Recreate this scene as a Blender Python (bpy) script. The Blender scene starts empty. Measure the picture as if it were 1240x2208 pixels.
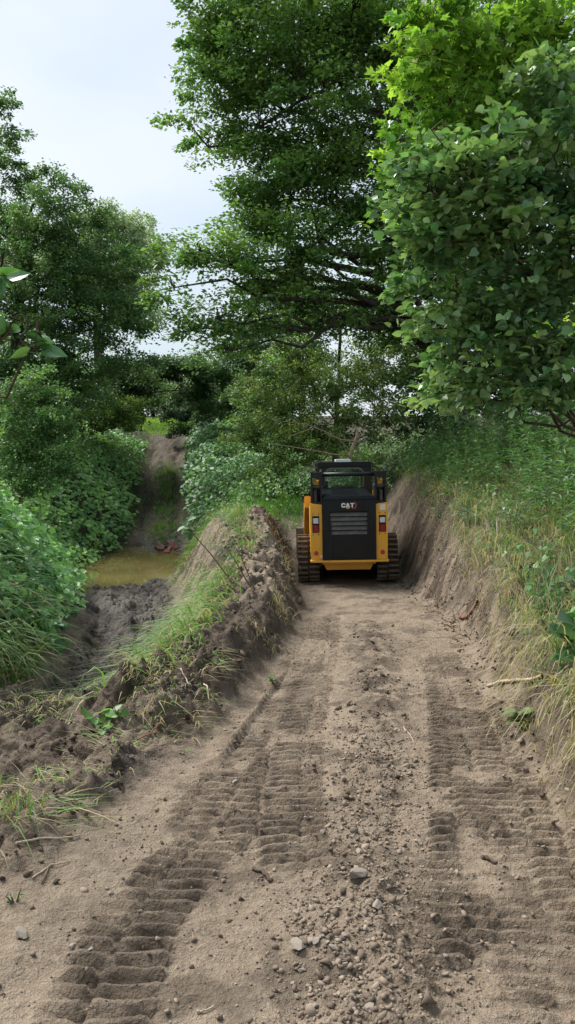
import bpy, bmesh, math, random
import numpy as np
from mathutils import Vector, Matrix

# ------------------------------------------------------------------ camera
S = bpy.context.scene
C = S.collection
PITCH = math.radians(5.0)
CAMZ = 1.6
FPX, CU, CV = 1656.0, 620.0, 1104.0          # focal length and centre in photo pixels
cam = bpy.data.cameras.new('camera')
cam.sensor_fit = 'VERTICAL'; cam.sensor_height = 36.0
cam.lens = FPX / 2208.0 * 36.0
cam.clip_start = 0.05; cam.clip_end = 2000
cam_o = bpy.data.objects.new('camera', cam); C.objects.link(cam_o)
cam_o.location = (0, 0, CAMZ); cam_o.rotation_euler = (math.pi/2 - PITCH, 0, 0)
S.camera = cam_o

# ------------------------------------------------------------------ sky, sun, exposure
SUN_EL, SUN_AZ = math.radians(49), math.radians(308)      # azimuth clockwise from +Y: ahead, to the left, behind thin cloud
w = bpy.data.worlds.new('World'); S.world = w; w.use_nodes = True
nt = w.node_tree; nt.nodes.clear()
def N(tree, kind, **kw):
    n = tree.nodes.new(kind)
    for k, v in kw.items():
        if k.startswith('i_'):
            n.inputs[k[2:]].default_value = v
        else:
            setattr(n, k, v)
    return n
out = N(nt, 'ShaderNodeOutputWorld'); bg = N(nt, 'ShaderNodeBackground'); bg.inputs[1].default_value = 1.0
sky = N(nt, 'ShaderNodeTexSky'); sky.sky_type = 'NISHITA'; sky.sun_disc = False
sky.sun_elevation = SUN_EL; sky.sun_rotation = SUN_AZ; sky.air_density = 1.2; sky.dust_density = 2.0
sbg = N(nt, 'ShaderNodeBackground'); sbg.inputs[1].default_value = 0.12
nt.links.new(sky.outputs[0], sbg.inputs[0])
tc = N(nt, 'ShaderNodeTexCoord')
mp = N(nt, 'ShaderNodeMapping'); mp.inputs['Scale'].default_value = (1.0, 1.0, 2.2); mp.inputs['Location'].default_value = (0.35, 0.2, 0.1)
nt.links.new(tc.outputs['Generated'], mp.inputs[0])
nz = N(nt, 'ShaderNodeTexNoise'); nz.inputs['Scale'].default_value = 2.1; nz.inputs['Detail'].default_value = 4; nz.inputs['Roughness'].default_value = 0.45
nt.links.new(mp.outputs[0], nz.inputs[0])
cr = N(nt, 'ShaderNodeValToRGB')
cr.color_ramp.elements[0].position = 0.33; cr.color_ramp.elements[0].color = (0.285, 0.35, 0.395, 1)
cr.color_ramp.elements[1].position = 0.62; cr.color_ramp.elements[1].color = (0.425, 0.45, 0.485, 1)
nt.links.new(nz.outputs[0], cr.inputs[0])
cbg = N(nt, 'ShaderNodeBackground'); cbg.inputs[1].default_value = 0.93
nt.links.new(cr.outputs[0], cbg.inputs[0])
mx = N(nt, 'ShaderNodeMixShader'); mx.inputs[0].default_value = 0.86       # mostly cloud, a little clear sky through it
nt.links.new(sbg.outputs[0], mx.inputs[1]); nt.links.new(cbg.outputs[0], mx.inputs[2]); nt.links.new(mx.outputs[0], out.inputs[0])

sl = bpy.data.lights.new('sun', 'SUN'); sl.energy = 3.4; sl.angle = math.radians(32); sl.color = (1, 0.965, 0.91)
so = bpy.data.objects.new('sun', sl); C.objects.link(so)
sd = Vector((math.sin(SUN_AZ)*math.cos(SUN_EL), math.cos(SUN_AZ)*math.cos(SUN_EL), math.sin(SUN_EL)))
so.rotation_euler = (-sd).to_track_quat('-Z', 'Y').to_euler(); so.location = sd*60
S.view_settings.view_transform = 'Standard'; S.view_settings.look = 'None'
S.view_settings.exposure = 1.1; S.view_settings.gamma = 1; S.view_settings.use_curve_mapping = False
S.render.engine = 'CYCLES'
S.cycles.use_denoising = True
S.cycles.max_bounces = 6; S.cycles.diffuse_bounces = 4; S.cycles.glossy_bounces = 3; S.cycles.transmission_bounces = 4; S.cycles.transparent_max_bounces = 6
S.cycles.caustics_reflective = False; S.cycles.caustics_refractive = False

# ------------------------------------------------------------------ small helpers
RNG = np.random.default_rng(7)
random.seed(7)
def ray(u, v):
    x = (u-CU)/FPX; y = (CV-v)/FPX
    cp, sp = math.cos(PITCH), math.sin(PITCH)
    return np.array((x, cp+y*sp, -sp+y*cp))
def W(u, v, d):                    # photo direction at a chosen distance d (metres along +Y)
    r = ray(u, v); return np.array((0, 0, CAMZ)) + r*(d/r[1])
def tag(o, label=None, cat=None, group=None, kind=None):
    if label: o['label'] = label
    if cat: o['category'] = cat
    if group: o['group'] = group
    if kind: o['kind'] = kind
    return o
def link(o, parent=None):
    C.objects.link(o)
    if parent is not None: o.parent = parent
    return o
def empty(name, loc=(0, 0, 0), rot=(0, 0, 0)):
    o = bpy.data.objects.new(name, None); o.location = loc; o.rotation_euler = rot; o.empty_display_size = .1
    return link(o)
def np_mesh(name, V, F, mat, parent=None, smooth=False, col=None, colname='col', matidx=None):
    """V (n,3), F (m,3 or 4) arrays -> one mesh object"""
    me = bpy.data.meshes.new(name)
    V = np.ascontiguousarray(V, dtype=np.float32); F = np.ascontiguousarray(F, dtype=np.int32)
    k = F.shape[1]
    me.vertices.add(len(V)); me.vertices.foreach_set('co', V.ravel())
    me.loops.add(F.size); me.loops.foreach_set('vertex_index', F.ravel())
    me.polygons.add(len(F)); me.polygons.foreach_set('loop_start', np.arange(0, F.size, k, dtype=np.int32))
    me.polygons.foreach_set('loop_total', np.full(len(F), k, dtype=np.int32))
    if smooth: me.polygons.foreach_set('use_smooth', np.ones(len(F), dtype=bool))
    if col is not None:
        a = me.color_attributes.new(colname, 'FLOAT_COLOR', 'POINT')
        c4 = np.ones((len(V), 4), dtype=np.float32); c4[:, :col.shape[1]] = col
        a.data.foreach_set('color', c4.ravel())
    me.update(calc_edges=True)
    if mat is not None: me.materials.append(mat)
    o = bpy.data.objects.new(name, me)
    return link(o, parent)
def bm_obj(name, bm, mat, parent=None, smooth=False):
    me = bpy.data.meshes.new(name); bm.normal_update(); bm.to_mesh(me); bm.free()
    if mat is not None: me.materials.append(mat)
    if smooth:
        for p in me.polygons: p.use_smooth = True
    return link(bpy.data.objects.new(name, me), parent)
def unit(a):
    return a/np.maximum(np.linalg.norm(a, axis=-1, keepdims=True), 1e-9)

# ------------------------------------------------------------------ noise (gradient noise on a lattice)
_prm = np.random.default_rng(3).permutation(1024)
_rt = np.random.default_rng(6).random(1024)
_gr = np.random.default_rng(4).uniform(0, 2*np.pi, 1024); _gx, _gy = np.cos(_gr), np.sin(_gr)
def pn(x, y, seed=0):
    xi = np.floor(x).astype(np.int64); yi = np.floor(y).astype(np.int64); fx = x-xi; fy = y-yi
    def g(i, j, dx, dy):
        h = _prm[(_prm[(i+seed*31) & 1023]+j) & 1023]
        return _gx[h]*dx+_gy[h]*dy
    u = fx*fx*fx*(fx*(fx*6-15)+10); v = fy*fy*fy*(fy*(fy*6-15)+10)
    a = g(xi, yi, fx, fy); b = g(xi+1, yi, fx-1, fy); c = g(xi, yi+1, fx, fy-1); d = g(xi+1, yi+1, fx-1, fy-1)
    return ((a+(b-a)*u)+((c+(d-c)*u)-(a+(b-a)*u))*v)*1.5
def fbm(x, y, seed=0, oct=4, rough=.5):
    s = 0; a = 1
    for k in range(oct):
        s = s+a*pn(x*2**k, y*2**k, seed+k); a *= rough
    return s
def cells(x, y, s, seed, fill=.75):
    """angular clod relief: the highest of randomly turned lumps, one per cell of size s"""
    X, Y = x/s, y/s; xi = np.floor(X).astype(np.int64); yi = np.floor(Y).astype(np.int64); h = np.zeros_like(X)
    for dx in (-1, 0, 1):
        for dy in (-1, 0, 1):
            a = _prm[(_prm[(xi+dx+seed*17) & 1023]+yi+dy) & 1023]; r1 = _rt[a]; r2 = _rt[(a+331) & 1023]; r3 = _rt[(a+577) & 1023]; r4 = _rt[(a+811) & 1023]
            px = X-(xi+dx+r1); py = Y-(yi+dy+r2); c, s_ = np.cos(r3*6.28), np.sin(r3*6.28); u = px*c+py*s_; v = (py*c-px*s_)*1.35
            d = (.55*np.maximum(np.abs(u), np.abs(v))+.45*np.sqrt(u*u+v*v))/(.25+.6*r4)
            h = np.maximum(h, np.where(r1*7 % 1 < fill, (.35+.65*r4)*np.sqrt(np.clip(1-d*d, 0, 1))*(1-.25*np.clip(u, -1, 1)), 0))
    return h*s*.42
def sstep(a, b, x):
    t = np.clip((x-a)/(b-a), 0, 1); return t*t*(3-2*t)

# ------------------------------------------------------------------ terrain
# cross-sections along y: 0 far left, 1 left, 2 mound top, 3 mud left toe, 4 berm left toe, 5 crest left, 6 crest right, 7 path left, 8 path right, 9 bank top, 10 bank back, 11 far right
ST = [
 (-6, [-40,-9,-4.2,-2.8,-1.8,-1.4,-1.1,-.9,1.35,1.8,5,40],   [.5,.5,.5,.3,.33,.33,.33,.33,.33,.75,1,1.5]),
 (2.0,[-40,-9,-4.2,-2.8,-1.9,-1.5,-1.2,-1.0,1.24,1.42,4.5,40], [.4,.4,.3,-.05,-.1,-.1,-.1,-.11,-.11,.25,.7,1.5]),
 (3.5,[-40,-9,-4.2,-2.7,-1.75,-1.5,-1.2,-.8,1.38,1.55,4.3,40],[.4,.5,.4,-.2,-.26,-.2,-.14,-.19,-.19,.22,.7,1.5]),
 (4.8,[-40,-9,-4,-2.6,-1.7,-.98,-.68,-.42,1.50,1.68,4.3,40],  [.5,.5,.7,-.33,-.36,-.22,-.18,-.27,-.27,.2,.7,1.5]),
 (6.3,[-40,-9,-3.5,-2.25,-1.4,-.85,-.5,-.25,1.72,1.92,4.5,40],[.8,.8,.7,-.48,-.48,-.12,-.08,-.36,-.35,.2,.8,1.5]),
 (8.0,[-40,-9,-3.7,-2.4,-1.35,-.75,-.2,.05,2.0,2.24,4.8,40],  [1,1,.95,-.66,-.64,-.2,-.12,-.46,-.45,.25,.9,1.6]),
 (10.5,[-40,-9,-4.2,-2.95,-1.5,-.75,-.1,.18,2.02,2.5,5,40],   [1,1,.85,-.92,-.87,.0,.08,-.62,-.6,.5,1.0,1.7]),
 (12.5,[-40,-9,-5,-3.5,-1.75,-1.1,-.3,.06,2.0,2.5,5,40],      [1,1,.7,-1.1,-1.05,.22,.36,-.7,-.7,.75,1.2,1.8]),
 (14.8,[-40,-10,-5.8,-4.2,-2.2,-1.5,-.5,.02,2.0,2.6,5,40],    [1,1,.5,-1.32,-1.25,.1,.38,-.7,-.7,.9,1.3,1.8]),
 (16.0,[-40,-10,-6.2,-4.6,-2.45,-1.6,-.6,.0,2.0,2.6,5,40],    [1,1,.4,-1.5,-1.35,-.1,.25,-.1,0,.95,1.3,1.8]),
 (17.5,[-40,-10,-6.5,-4.9,-2.75,-1.8,-.8,.1,2,2.6,5,40],      [1.1,1.1,.3,-1.6,-1.48,-.35,.1,.3,.4,1,1.4,1.9]),
 (20.0,[-40,-10,-6.9,-4.9,-2.75,-2.0,-.8,.1,2,2.6,5,40],      [1.2,1.2,.2,-1.65,-1.5,-.65,.0,.4,.7,1.1,1.5,2]),
 (22.5,[-40,-10,-6.6,-4.7,-3.0,-2.2,-1,.1,2,2.6,5,40],        [1.3,1.3,.5,-1.42,-1.36,-.3,.3,.6,.9,1.2,1.6,2]),
 (26.0,[-40,-10,-6.9,-5.1,-3.5,-2.7,-1,.1,2,2.6,5,40],        [1.8,1.8,1.1,-.55,-.5,.9,1.2,1.3,1.3,1.4,1.8,2.2]),
 (30.0,[-40,-11,-7.4,-5.7,-4.0,-3.2,-1,.2,2,3,5,40],          [2.2,2.2,1.8,.6,.65,1.7,1.9,2,2,2,2.2,2.5]),
 (36.0,[-40,-11,-8,-6.4,-4.7,-3.9,-1,.2,2,3,5,40],            [2.6,2.6,2.5,1.95,2.0,2.5,2.6,2.6,2.6,2.6,2.6,2.8]),
 (45.0,[-40,-12,-9,-7.4,-5.5,-4.6,-1,.2,2,3,5,40],            [2.8]*12),
 (80.0,[-40,-12,-9,-7.4,-5.5,-4.6,-1,.2,2,3,5,40],            [4.6]*12),
 (140.,[-40,-12,-9,-7.4,-5.5,-4.6,-1,.2,2,3,5,40],            [6.0]*12),
]
SY = np.array([s[0] for s in ST], float); SX = np.array([s[1] for s in ST], float); SZ = np.array([s[2] for s in ST], float)
def bx(k, y):                       # x of profile point k at distance y
    return np.interp(y, SY, SX[:, k])
GX = np.arange(-14, 9.01, .04); GY = np.concatenate([np.arange(-6, 40, .1), np.arange(40, 140.1, 1.0)])
_base = np.zeros((len(GY), len(GX)))
for j, yy in enumerate(GY):
    xs = [np.interp(yy, SY, SX[:, k]) for k in range(12)]; zs = [np.interp(yy, SY, SZ[:, k]) for k in range(12)]
    _base[j] = np.interp(GX, xs, zs)
def blur(a, s, ax):
    r = int(3*s)+1; k = np.exp(-.5*(np.arange(-r, r+1)/s)**2); k /= k.sum()
    p = [(0, 0), (0, 0)]; p[ax] = (r, r); b = np.pad(a, p, mode='edge')
    return np.apply_along_axis(lambda m: np.convolve(m, k, 'valid'), ax, b)
_base = blur(blur(_base, 1.6, 1), 3.0, 0)
def base(x, y):
    x = np.asarray(x, float); y = np.asarray(y, float)
    fy = np.interp(y, GY, np.arange(len(GY))); fx = np.clip((x-GX[0])/.04, 0, len(GX)-1.001)
    iy = np.minimum(fy.astype(int), len(GY)-2); ix = fx.astype(int); ty = fy-iy; tx = fx-ix
    a = _base[iy, ix]*(1-tx)+_base[iy, ix+1]*tx; b = _base[iy+1, ix]*(1-tx)+_base[iy+1, ix+1]*tx
    return a*(1-ty)+b*ty
def zones(x, y):
    """soft membership of each kind of ground"""
    q = fbm(x*1.6, y*1.6, 11, 3)*.09
    xl, xr, bt = bx(7, y), bx(8, y), bx(9, y); ml, bl, cl, cr_ = bx(3, y), bx(4, y), bx(5, y), bx(6, y)
    z = {}
    z['path'] = sstep(xl-.06, xl+.10, x+q)*(1-sstep(xr-.12, xr+.05, x+q))*(1-sstep(15.3, 16.3, y))
    z['face'] = sstep(xr-.1, xr+.05, x+q)*(1-sstep(bt-.02, bt+.2, x+q))*(1-sstep(15.5, 17, y))
    z['right'] = sstep(bt-.05, bt+.25, x+q)
    far = sstep(23.0, 24.5, y)
    z['mud'] = sstep(ml-.15, ml+.2, x+q)*(1-sstep(bl-.2, bl+.15, x+q))*sstep(5.2, 6.2, y+q*3)*(1-far)
    z['churn'] = (1-sstep(xl-.25, xl+.0, x+q))*(1-sstep(5.4, 6.4, y+q*3))*sstep(2.4, 3.4, y-1.1*(x+1.2)+q*3)
    z['berm'] = sstep(bl-.1, bl+.2, x+q)*(1-sstep(xl-.08, xl+.06, x+q))*sstep(4.6, 5.6, y)*(1-sstep(15.2, 16.6, y))
    z['left'] = (1-sstep(ml-.3, ml+.0, x+q))*sstep(5.0, 6.2, y)
    z['farpath'] = sstep(ml-.1, ml+.2, x+q)*(1-sstep(bl-.2, bl+.1, x+q))*far*(1-sstep(36, 40, y))
    return z
# track prints: centre lines given on the photograph, dropped onto the graded path
def path_pt(u, v):
    r = ray(u, v); t = -CAMZ/(r[2]+.056*r[1]); return r[0]*t, r[1]*t
PRINTS = []
for px, wd, amp, ph in [
    ([(150,2330),(205,2180),(300,1975),(410,1850),(560,1730),(630,1600),(672,1450),(700,1340)], .34, 1.0, .0),
    ([(640,1880),(628,1760),(632,1660),(655,1540),(688,1420),(712,1320)], .33, .9, .3),
    ([(395,1800),(452,1705),(540,1590),(600,1500),(652,1400),(690,1320)], .26, .75, .6),
    ([(985,2100),(972,1850),(962,1740),(958,1640),(952,1540),(930,1420)], .17, 1.0, .2),
    ([(1105,2060),(1075,1860),(1050,1720),(1026,1620),(990,1500),(950,1400)], .33, .9, .5),
    ([(1330,2250),(1255,2030),(1200,1830),(1160,1700),(1115,1600),(1080,1500)], .24, 1.0, .8),
    ([(900,2330),(900,2160),(915,2000),(930,1900),(935,1780)], .15, .55, .15),
    ([(1190,2330),(1175,2150),(1160,2000),(1140,1880)], .30, .45, .4)]:
    P = np.array([path_pt(*p) for p in px]); t = np.linspace(0, 1, len(P)); tt = np.linspace(0, 1, 80)
    Q = np.stack([np.interp(tt, t, P[:, 0]), np.interp(tt, t, P[:, 1])], 1)
    Q[:, 0] = blur(Q[:, :1], 5, 0)[:, 0]; Q[:, 1] = Q[:, 1]
    PRINTS.append((Q, wd, amp, ph))
def prints(x, y):
    """relief of the lug prints (metres) and how strongly the soil is pressed there"""
    h = np.zeros_like(x); m = np.zeros_like(x)
    for k, (Q, wd, amp, ph) in enumerate(PRINTS):
        sel = (y > Q[0, 1]-.1) & (y < Q[-1, 1]+.1)
        if not sel.any(): continue
        xs, ys = x[sel], y[sel]
        xc = np.interp(ys, Q[:, 1], Q[:, 0])
        sl_ = np.gradient(Q[:, 0], Q[:, 1]); cs = 1/np.sqrt(1+np.interp(ys, Q[:, 1], sl_)**2)
        d = (xs-xc)*cs
        wob = .02*pn(ys*3, xs*1.0, 20+k)
        ins = (1-sstep(wd/2-.025, wd/2+.012, np.abs(d+wob)))*sstep(Q[0, 1]-.05, Q[0, 1]+.1, ys)*(1-sstep(Q[-1, 1]-.5, Q[-1, 1]+.05, ys))
        s = ys*1.0+d*np.interp(ys, Q[:, 1], sl_)*cs*.5+ph*.08+.010*pn(xs*5, ys*4, 40+k)+.035*(d/wd*2)**2*(.5 if k % 2 else -.5)
        c = np.cos(2*np.pi*s/.082)
        rid = sstep(.15, .62, c+.22*np.sin(2*np.pi*s/.082))                                   # raised bars between lugs
        brk = sstep(-.55, .0, fbm(xs*1.8, ys*1.8, 60+k, 3))*.75+.25*sstep(-.2, .3, pn(xs*9, ys*9, 70+k))
        cut = 1-.75*np.exp(-((d-.04*(1 if k % 2 else -1))/.012)**2)*(pn(ys*1.2, xs*0+k, 80) > -.2)
        dep = (-.032+.054*rid*cut)*amp*brk
        h[sel] = h[sel]*(1-ins)+dep*ins
        m[sel] = np.maximum(m[sel], ins*amp*brk)
    return h, m
def H(x, y, fine=True):
    x = np.asarray(x, float); y = np.asarray(y, float); sh = x.shape; x = x.ravel(); y = y.ravel()
    Z = base(x, y); z = zones(x, y)
    near = 1-sstep(12, 30, y)
    Z = Z+.05*fbm(x*.7, y*.7, 1, 3)*(1-z['path'])
    # churned soil, berm and bank faces are lumpy
    lump = fbm(x*3.3, y*3.3, 5, 4, .55)
    blk = np.abs(fbm(x*2.1, y*2.1, 9, 4, .6))
    Z += z['berm']*(.07*lump+.08*blk)+z['face']*(.06*lump+.10*(blk-.25)+.07*pn(x*3.1, y*2.3, 17))+z['churn']*(.05*lump+.08*blk)
    Z += z['right']*.05*lump*near+z['left']*.08*lump
    # vertical scrape marks on the cut bank
    Z += z['face']*(.025*pn(y*3.5+x*.8, x*2.5, 14)+.04*fbm(y*4, x*9, 16, 4, .6))
    # wet mud: sloppy cross ridges and lumps
    mr = pn(x*1.0, y*2.6+.6*pn(x*2, y*1.2, 31), 30)
    Z += z['mud']*(.09*mr+.06*lump+.10*np.maximum(blk-.25, 0)*(1-sstep(15, 16.5, y)))
    rut = np.exp(-((x-(bx(3, y)+.38))/.16)**2)
    Z -= z['mud']*rut*.14*(1-sstep(14, 15.5, y))
    Z += z['farpath']*(.10*lump-.10*np.exp(-((x-bx(3, y)-.3)/.2)**2)-.10*np.exp(-((x-bx(4, y)+.3)/.2)**2))
    if fine:
        # loose windrow between the two tracks
        cxl = np.interp(y, [1.5, 3, 4.5, 6.5, 9, 12], [.22, .33, .52, .72, .95, 1.0])
        wnd = np.exp(-((x-cxl-.1*pn(y*1.1, y*0+2.2, 77))/.21)**2)*(1-sstep(7.5, 10, y))
        c1 = cells(x, y, .055, 1); c2 = cells(x, y, .11, 2); c3 = cells(x, y, .23, 3, .6); c4 = cells(x, y, .034, 4, .6)
        rough = np.clip(z['churn']+z['berm']+.7*z['face'], 0, 1)*near
        pat = sstep(-.3, .3, fbm(x*1.7, y*1.7, 46, 3))
        rd = 1-np.abs(fbm(x*6.5, y*6.5, 47, 4, .6)); rd2 = np.abs(fbm(x*13, y*13, 48, 3, .6))
        Z += rough*(c3*.45*pat+c2*.5*pat+c1*.7+.05*(rd-.7)+.035*rd2)+z['mud']*near*(c3*.35*pat+.35*c2+.05*(rd-.7)+.03*rd2)
        Z += z['path']*wnd*(.025+.02*fbm(x*5, y*5, 44, 3, .6)+.9*c1+.5*c2*pat)
        hp, mpz = prints(x, y); un = (1-mpz)*(1-wnd*.7)
        Z += z['path']*(hp+un*(.012*fbm(x*5, y*5, 50, 4, .6)+.30*c1*pat+.22*c4))
        Z += z['path']*.003*fbm(x*24, y*24, 58, 2)
        # hard pressed edge along the left of the graded strip
        e = np.interp(y, [4.2, 6.6], [-.42, -.02]); Z += .04*np.exp(-((x-e)/.02)**2)*sstep(4.2, 4.5, y)*(1-sstep(6.3, 6.7, y))
    return Z.reshape(sh)
def Hs(x, y): return float(H(np.array([x]), np.array([y]))[0])
def G(u, v, tmin=1.4, tmax=70):            # where a photo direction meets the ground
    r = ray(u, v); t = np.concatenate([np.arange(tmin, 20, .02), np.arange(20, tmax, .1)])
    x = r[0]*t; y = r[1]*t; z = CAMZ+r[2]*t; g = H(x, y)
    i = np.argmax(z < g) if (z < g).any() else len(t)-1
    return np.array((x[i], y[i], g[i]))
# ------------------------------------------------------------------ materials
def new_mat(name):
    m = bpy.data.materials.new(name); m.use_nodes = True; m.node_tree.nodes.clear(); return m, m.node_tree
def mixc(t, fac, a, b, mode='MIX'):
    n = t.nodes.new('ShaderNodeMix'); n.data_type = 'RGBA'; n.blend_type = mode
    for sock, val in ((n.inputs[0], fac), (n.inputs[6], a), (n.inputs[7], b)):
        if hasattr(val, 'node'): t.links.new(val, sock)
        elif isinstance(val, (int, float)): sock.default_value = val
        else: sock.default_value = (*val, 1) if len(val) == 3 else val
    return n.outputs[2]
def noise(t, scale, detail=4, rough=.55, coord=None):
    n = N(t, 'ShaderNodeTexNoise'); n.inputs['Scale'].default_value = scale; n.inputs['Detail'].default_value = detail; n.inputs['Roughness'].default_value = rough
    if coord is None:
        tcn = t.nodes.get('tc') or t.nodes.new('ShaderNodeTexCoord'); tcn.name = 'tc'; coord = tcn.outputs['Object']
    t.links.new(coord, n.inputs['Vector']); return n
def ramp(t, src, p0, p1, c0=(0, 0, 0, 1), c1=(1, 1, 1, 1)):
    n = N(t, 'ShaderNodeValToRGB'); n.color_ramp.elements[0].position = p0; n.color_ramp.elements[1].position = p1
    n.color_ramp.elements[0].color = c0; n.color_ramp.elements[1].color = c1; t.links.new(src, n.inputs[0]); return n.outputs[0]
def bump(t, h, strength, dist):
    n = N(t, 'ShaderNodeBump'); n.inputs['Strength'].default_value = strength; n.inputs['Distance'].default_value = dist
    t.links.new(h, n.inputs['Height']); return n.outputs[0]
def finish(t, base_c, rough=.8, normal=None, metal=0., spec=.5, coat=0.):
    o = N(t, 'ShaderNodeOutputMaterial'); p = N(t, 'ShaderNodeBsdfPrincipled')
    for sock, val in ((p.inputs['Base Color'], base_c), (p.inputs['Roughness'], rough)):
        if hasattr(val, 'node'): t.links.new(val, sock)
        elif isinstance(val, (int, float)): sock.default_value = val
        else: sock.default_value = (*val, 1)
    p.inputs['Metallic'].default_value = metal; p.inputs['Specular IOR Level'].default_value = spec
    p.inputs['Coat Weight'].default_value = coat
    if normal is not None: t.links.new(normal, p.inputs['Normal'])
    t.links.new(p.outputs[0], o.inputs[0]); return p

def soil_material():
    m, t = new_mat('soil')
    va = N(t, 'ShaderNodeVertexColor'); va.layer_name = 'soil'; sp = N(t, 'ShaderNodeSeparateColor'); t.links.new(va.outputs[0], sp.inputs[0])
    n1 = noise(t, 1.7, 5, .6); n2 = noise(t, 14, 6, .65); n3 = noise(t, 75, 4, .6); n4 = noise(t, 5, 4, .6)
    dry = mixc(t, ramp(t, n1.outputs[0], .35, .68), (.172, .128, .088), (.248, .192, .136))
    dry = mixc(t, ramp(t, n2.outputs[0], .42, .72), dry, (.278, .222, .163))
    dry = mixc(t, ramp(t, n3.outputs[0], .56, .72), dry, (.33, .275, .22))
    n5 = noise(t, 190, 3, .6); dry = mixc(t, ramp(t, n5.outputs[0], .58, .70), dry, (.105, .078, .058)); dry = mixc(t, ramp(t, n5.outputs[0], .30, .40, (1, 1, 1, 1), (0, 0, 0, 1)), dry, (.36, .31, .25))
    dark = mixc(t, ramp(t, n2.outputs[0], .35, .7), (.042, .031, .023), (.098, .073, .052))
    mud = mixc(t, ramp(t, n4.outputs[0], .4, .65), (.016, .012, .009), (.046, .037, .029))
    humus = mixc(t, ramp(t, n2.outputs[0], .4, .7), (.035, .040, .018), (.085, .075, .035))
    c = mixc(t, sp.outputs[2], dry, dark); c = mixc(t, sp.outputs[0], c, mud); c = mixc(t, sp.outputs[1], c, humus)
    mm = N(t, 'ShaderNodeMath'); mm.operation = 'MULTIPLY'; mm.inputs[1].default_value = 1.0; t.links.new(sp.outputs[0], mm.inputs[0])
    wet = N(t, 'ShaderNodeMapRange'); wet.inputs['To Min'].default_value = .92; wet.inputs['To Max'].default_value = .52; t.links.new(mm.outputs[0], wet.inputs[0])
    ad = N(t, 'ShaderNodeMath'); ad.operation = 'ADD'; t.links.new(n2.outputs[0], ad.inputs[0]); 
    ml = N(t, 'ShaderNodeMath'); ml.operation = 'MULTIPLY'; ml.inputs[1].default_value = .35; t.links.new(n3.outputs[0], ml.inputs[0]); t.links.new(ml.outputs[0], ad.inputs[1])
    finish(t, c, wet.outputs[0], bump(t, ad.outputs[0], 1.0, .045), spec=.28)
    return m
def leaf_material(name, trans=.42, rough=.45, spec=.4, tint=(1.1, 1.2, .65)):
    m, t = new_mat(name)
    va = N(t, 'ShaderNodeVertexColor'); va.layer_name = 'col'
    oi = N(t, 'ShaderNodeObjectInfo')
    o = N(t, 'ShaderNodeOutputMaterial'); p = N(t, 'ShaderNodeBsdfPrincipled'); tr = N(t, 'ShaderNodeBsdfTranslucent'); ms = N(t, 'ShaderNodeMixShader')
    t.links.new(va.outputs[0], p.inputs['Base Color']); p.inputs['Roughness'].default_value = rough; p.inputs['Specular IOR Level'].default_value = spec
    t.links.new(mixc(t, 1.0, va.outputs[0], tint, 'MULTIPLY'), tr.inputs[0])
    ms.inputs[0].default_value = trans
    t.links.new(p.outputs[0], ms.inputs[1]); t.links.new(tr.outputs[0], ms.inputs[2]); t.links.new(ms.outputs[0], o.inputs[0])
    return m
def leaf_obj_material(name, c0, c1, trans=.36, rough=.27):
    """for single leaves sharing one mesh: the colour comes from the object's random number"""
    m, t = new_mat(name)
    oi = N(t, 'ShaderNodeObjectInfo'); c = mixc(t, oi.outputs['Random'], c0, c1)
    n = noise(t, 30, 2); c = mixc(t, ramp(t, n.outputs[0], .4, .7), c, mixc(t, .5, c, c0))
    o = N(t, 'ShaderNodeOutputMaterial'); p = N(t, 'ShaderNodeBsdfPrincipled'); tr = N(t, 'ShaderNodeBsdfTranslucent'); ms = N(t, 'ShaderNodeMixShader')
    t.links.new(c, p.inputs['Base Color']); p.inputs['Roughness'].default_value = rough
    t.links.new(mixc(t, 1.0, c, (1.15, 1.25, .55), 'MULTIPLY'), tr.inputs[0]); ms.inputs[0].default_value = trans
    t.links.new(p.outputs[0], ms.inputs[1]); t.links.new(tr.outputs[0], ms.inputs[2]); t.links.new(ms.outputs[0], o.inputs[0])
    return m
def bark_material(name, c0, c1, scale=9):
    m, t = new_mat(name); n = noise(t, scale, 6, .65); n2 = noise(t, scale*6, 4)
    finish(t, mixc(t, ramp(t, n.outputs[0], .35, .7), c0, c1), .9, bump(t, n2.outputs[0], .6, .02), spec=.2); return m
def paint_material(name, c, dust, amount, rough=.4, scale=7., spec=.5):
    m, t = new_mat(name); n = noise(t, scale, 7, .7); n2 = noise(t, 60, 4)
    f = ramp(t, n.outputs[0], .48, .78); f2 = N(t, 'ShaderNodeMath'); f2.operation = 'MULTIPLY'; f2.inputs[1].default_value = amount; t.links.new(f, f2.inputs[0])
    cc = mixc(t, f2.outputs[0], c, dust)
    rr = N(t, 'ShaderNodeMapRange'); rr.inputs['To Min'].default_value = rough; rr.inputs['To Max'].default_value = .9; t.links.new(f2.outputs[0], rr.inputs[0])
    finish(t, cc, rr.outputs[0], bump(t, n2.outputs[0], .08, .004), spec=spec); return m
M = {}
M['soil'] = soil_material()
M['leaf'] = leaf_material('leaf'); M['leafgloss'] = leaf_material('leafgloss', .34, .32, .6); M['grass'] = leaf_material('grass', .35, .5, .4, (1.1, 1.15, .6))
M['straw'] = leaf_material('straw', .15, .7, .2, (1, .95, .8))
M['clod'] = leaf_material('clod', 0.0, .95, .2)
M['mulberry'] = leaf_obj_material('mulberry', (.068, .175, .068), (.165, .32, .11))
M['mapleleaf'] = leaf_obj_material('mapleleaf', (.10, .235, .04), (.22, .38, .058))
M['vineleaf'] = leaf_obj_material('vineleaf', (.085, .22, .070), (.19, .37, .125))
M['bark'] = bark_material('bark', (.030, .024, .019), (.085, .070, .056)); M['bark2'] = bark_material('bark2', (.05, .038, .028), (.13, .10, .075))
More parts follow.
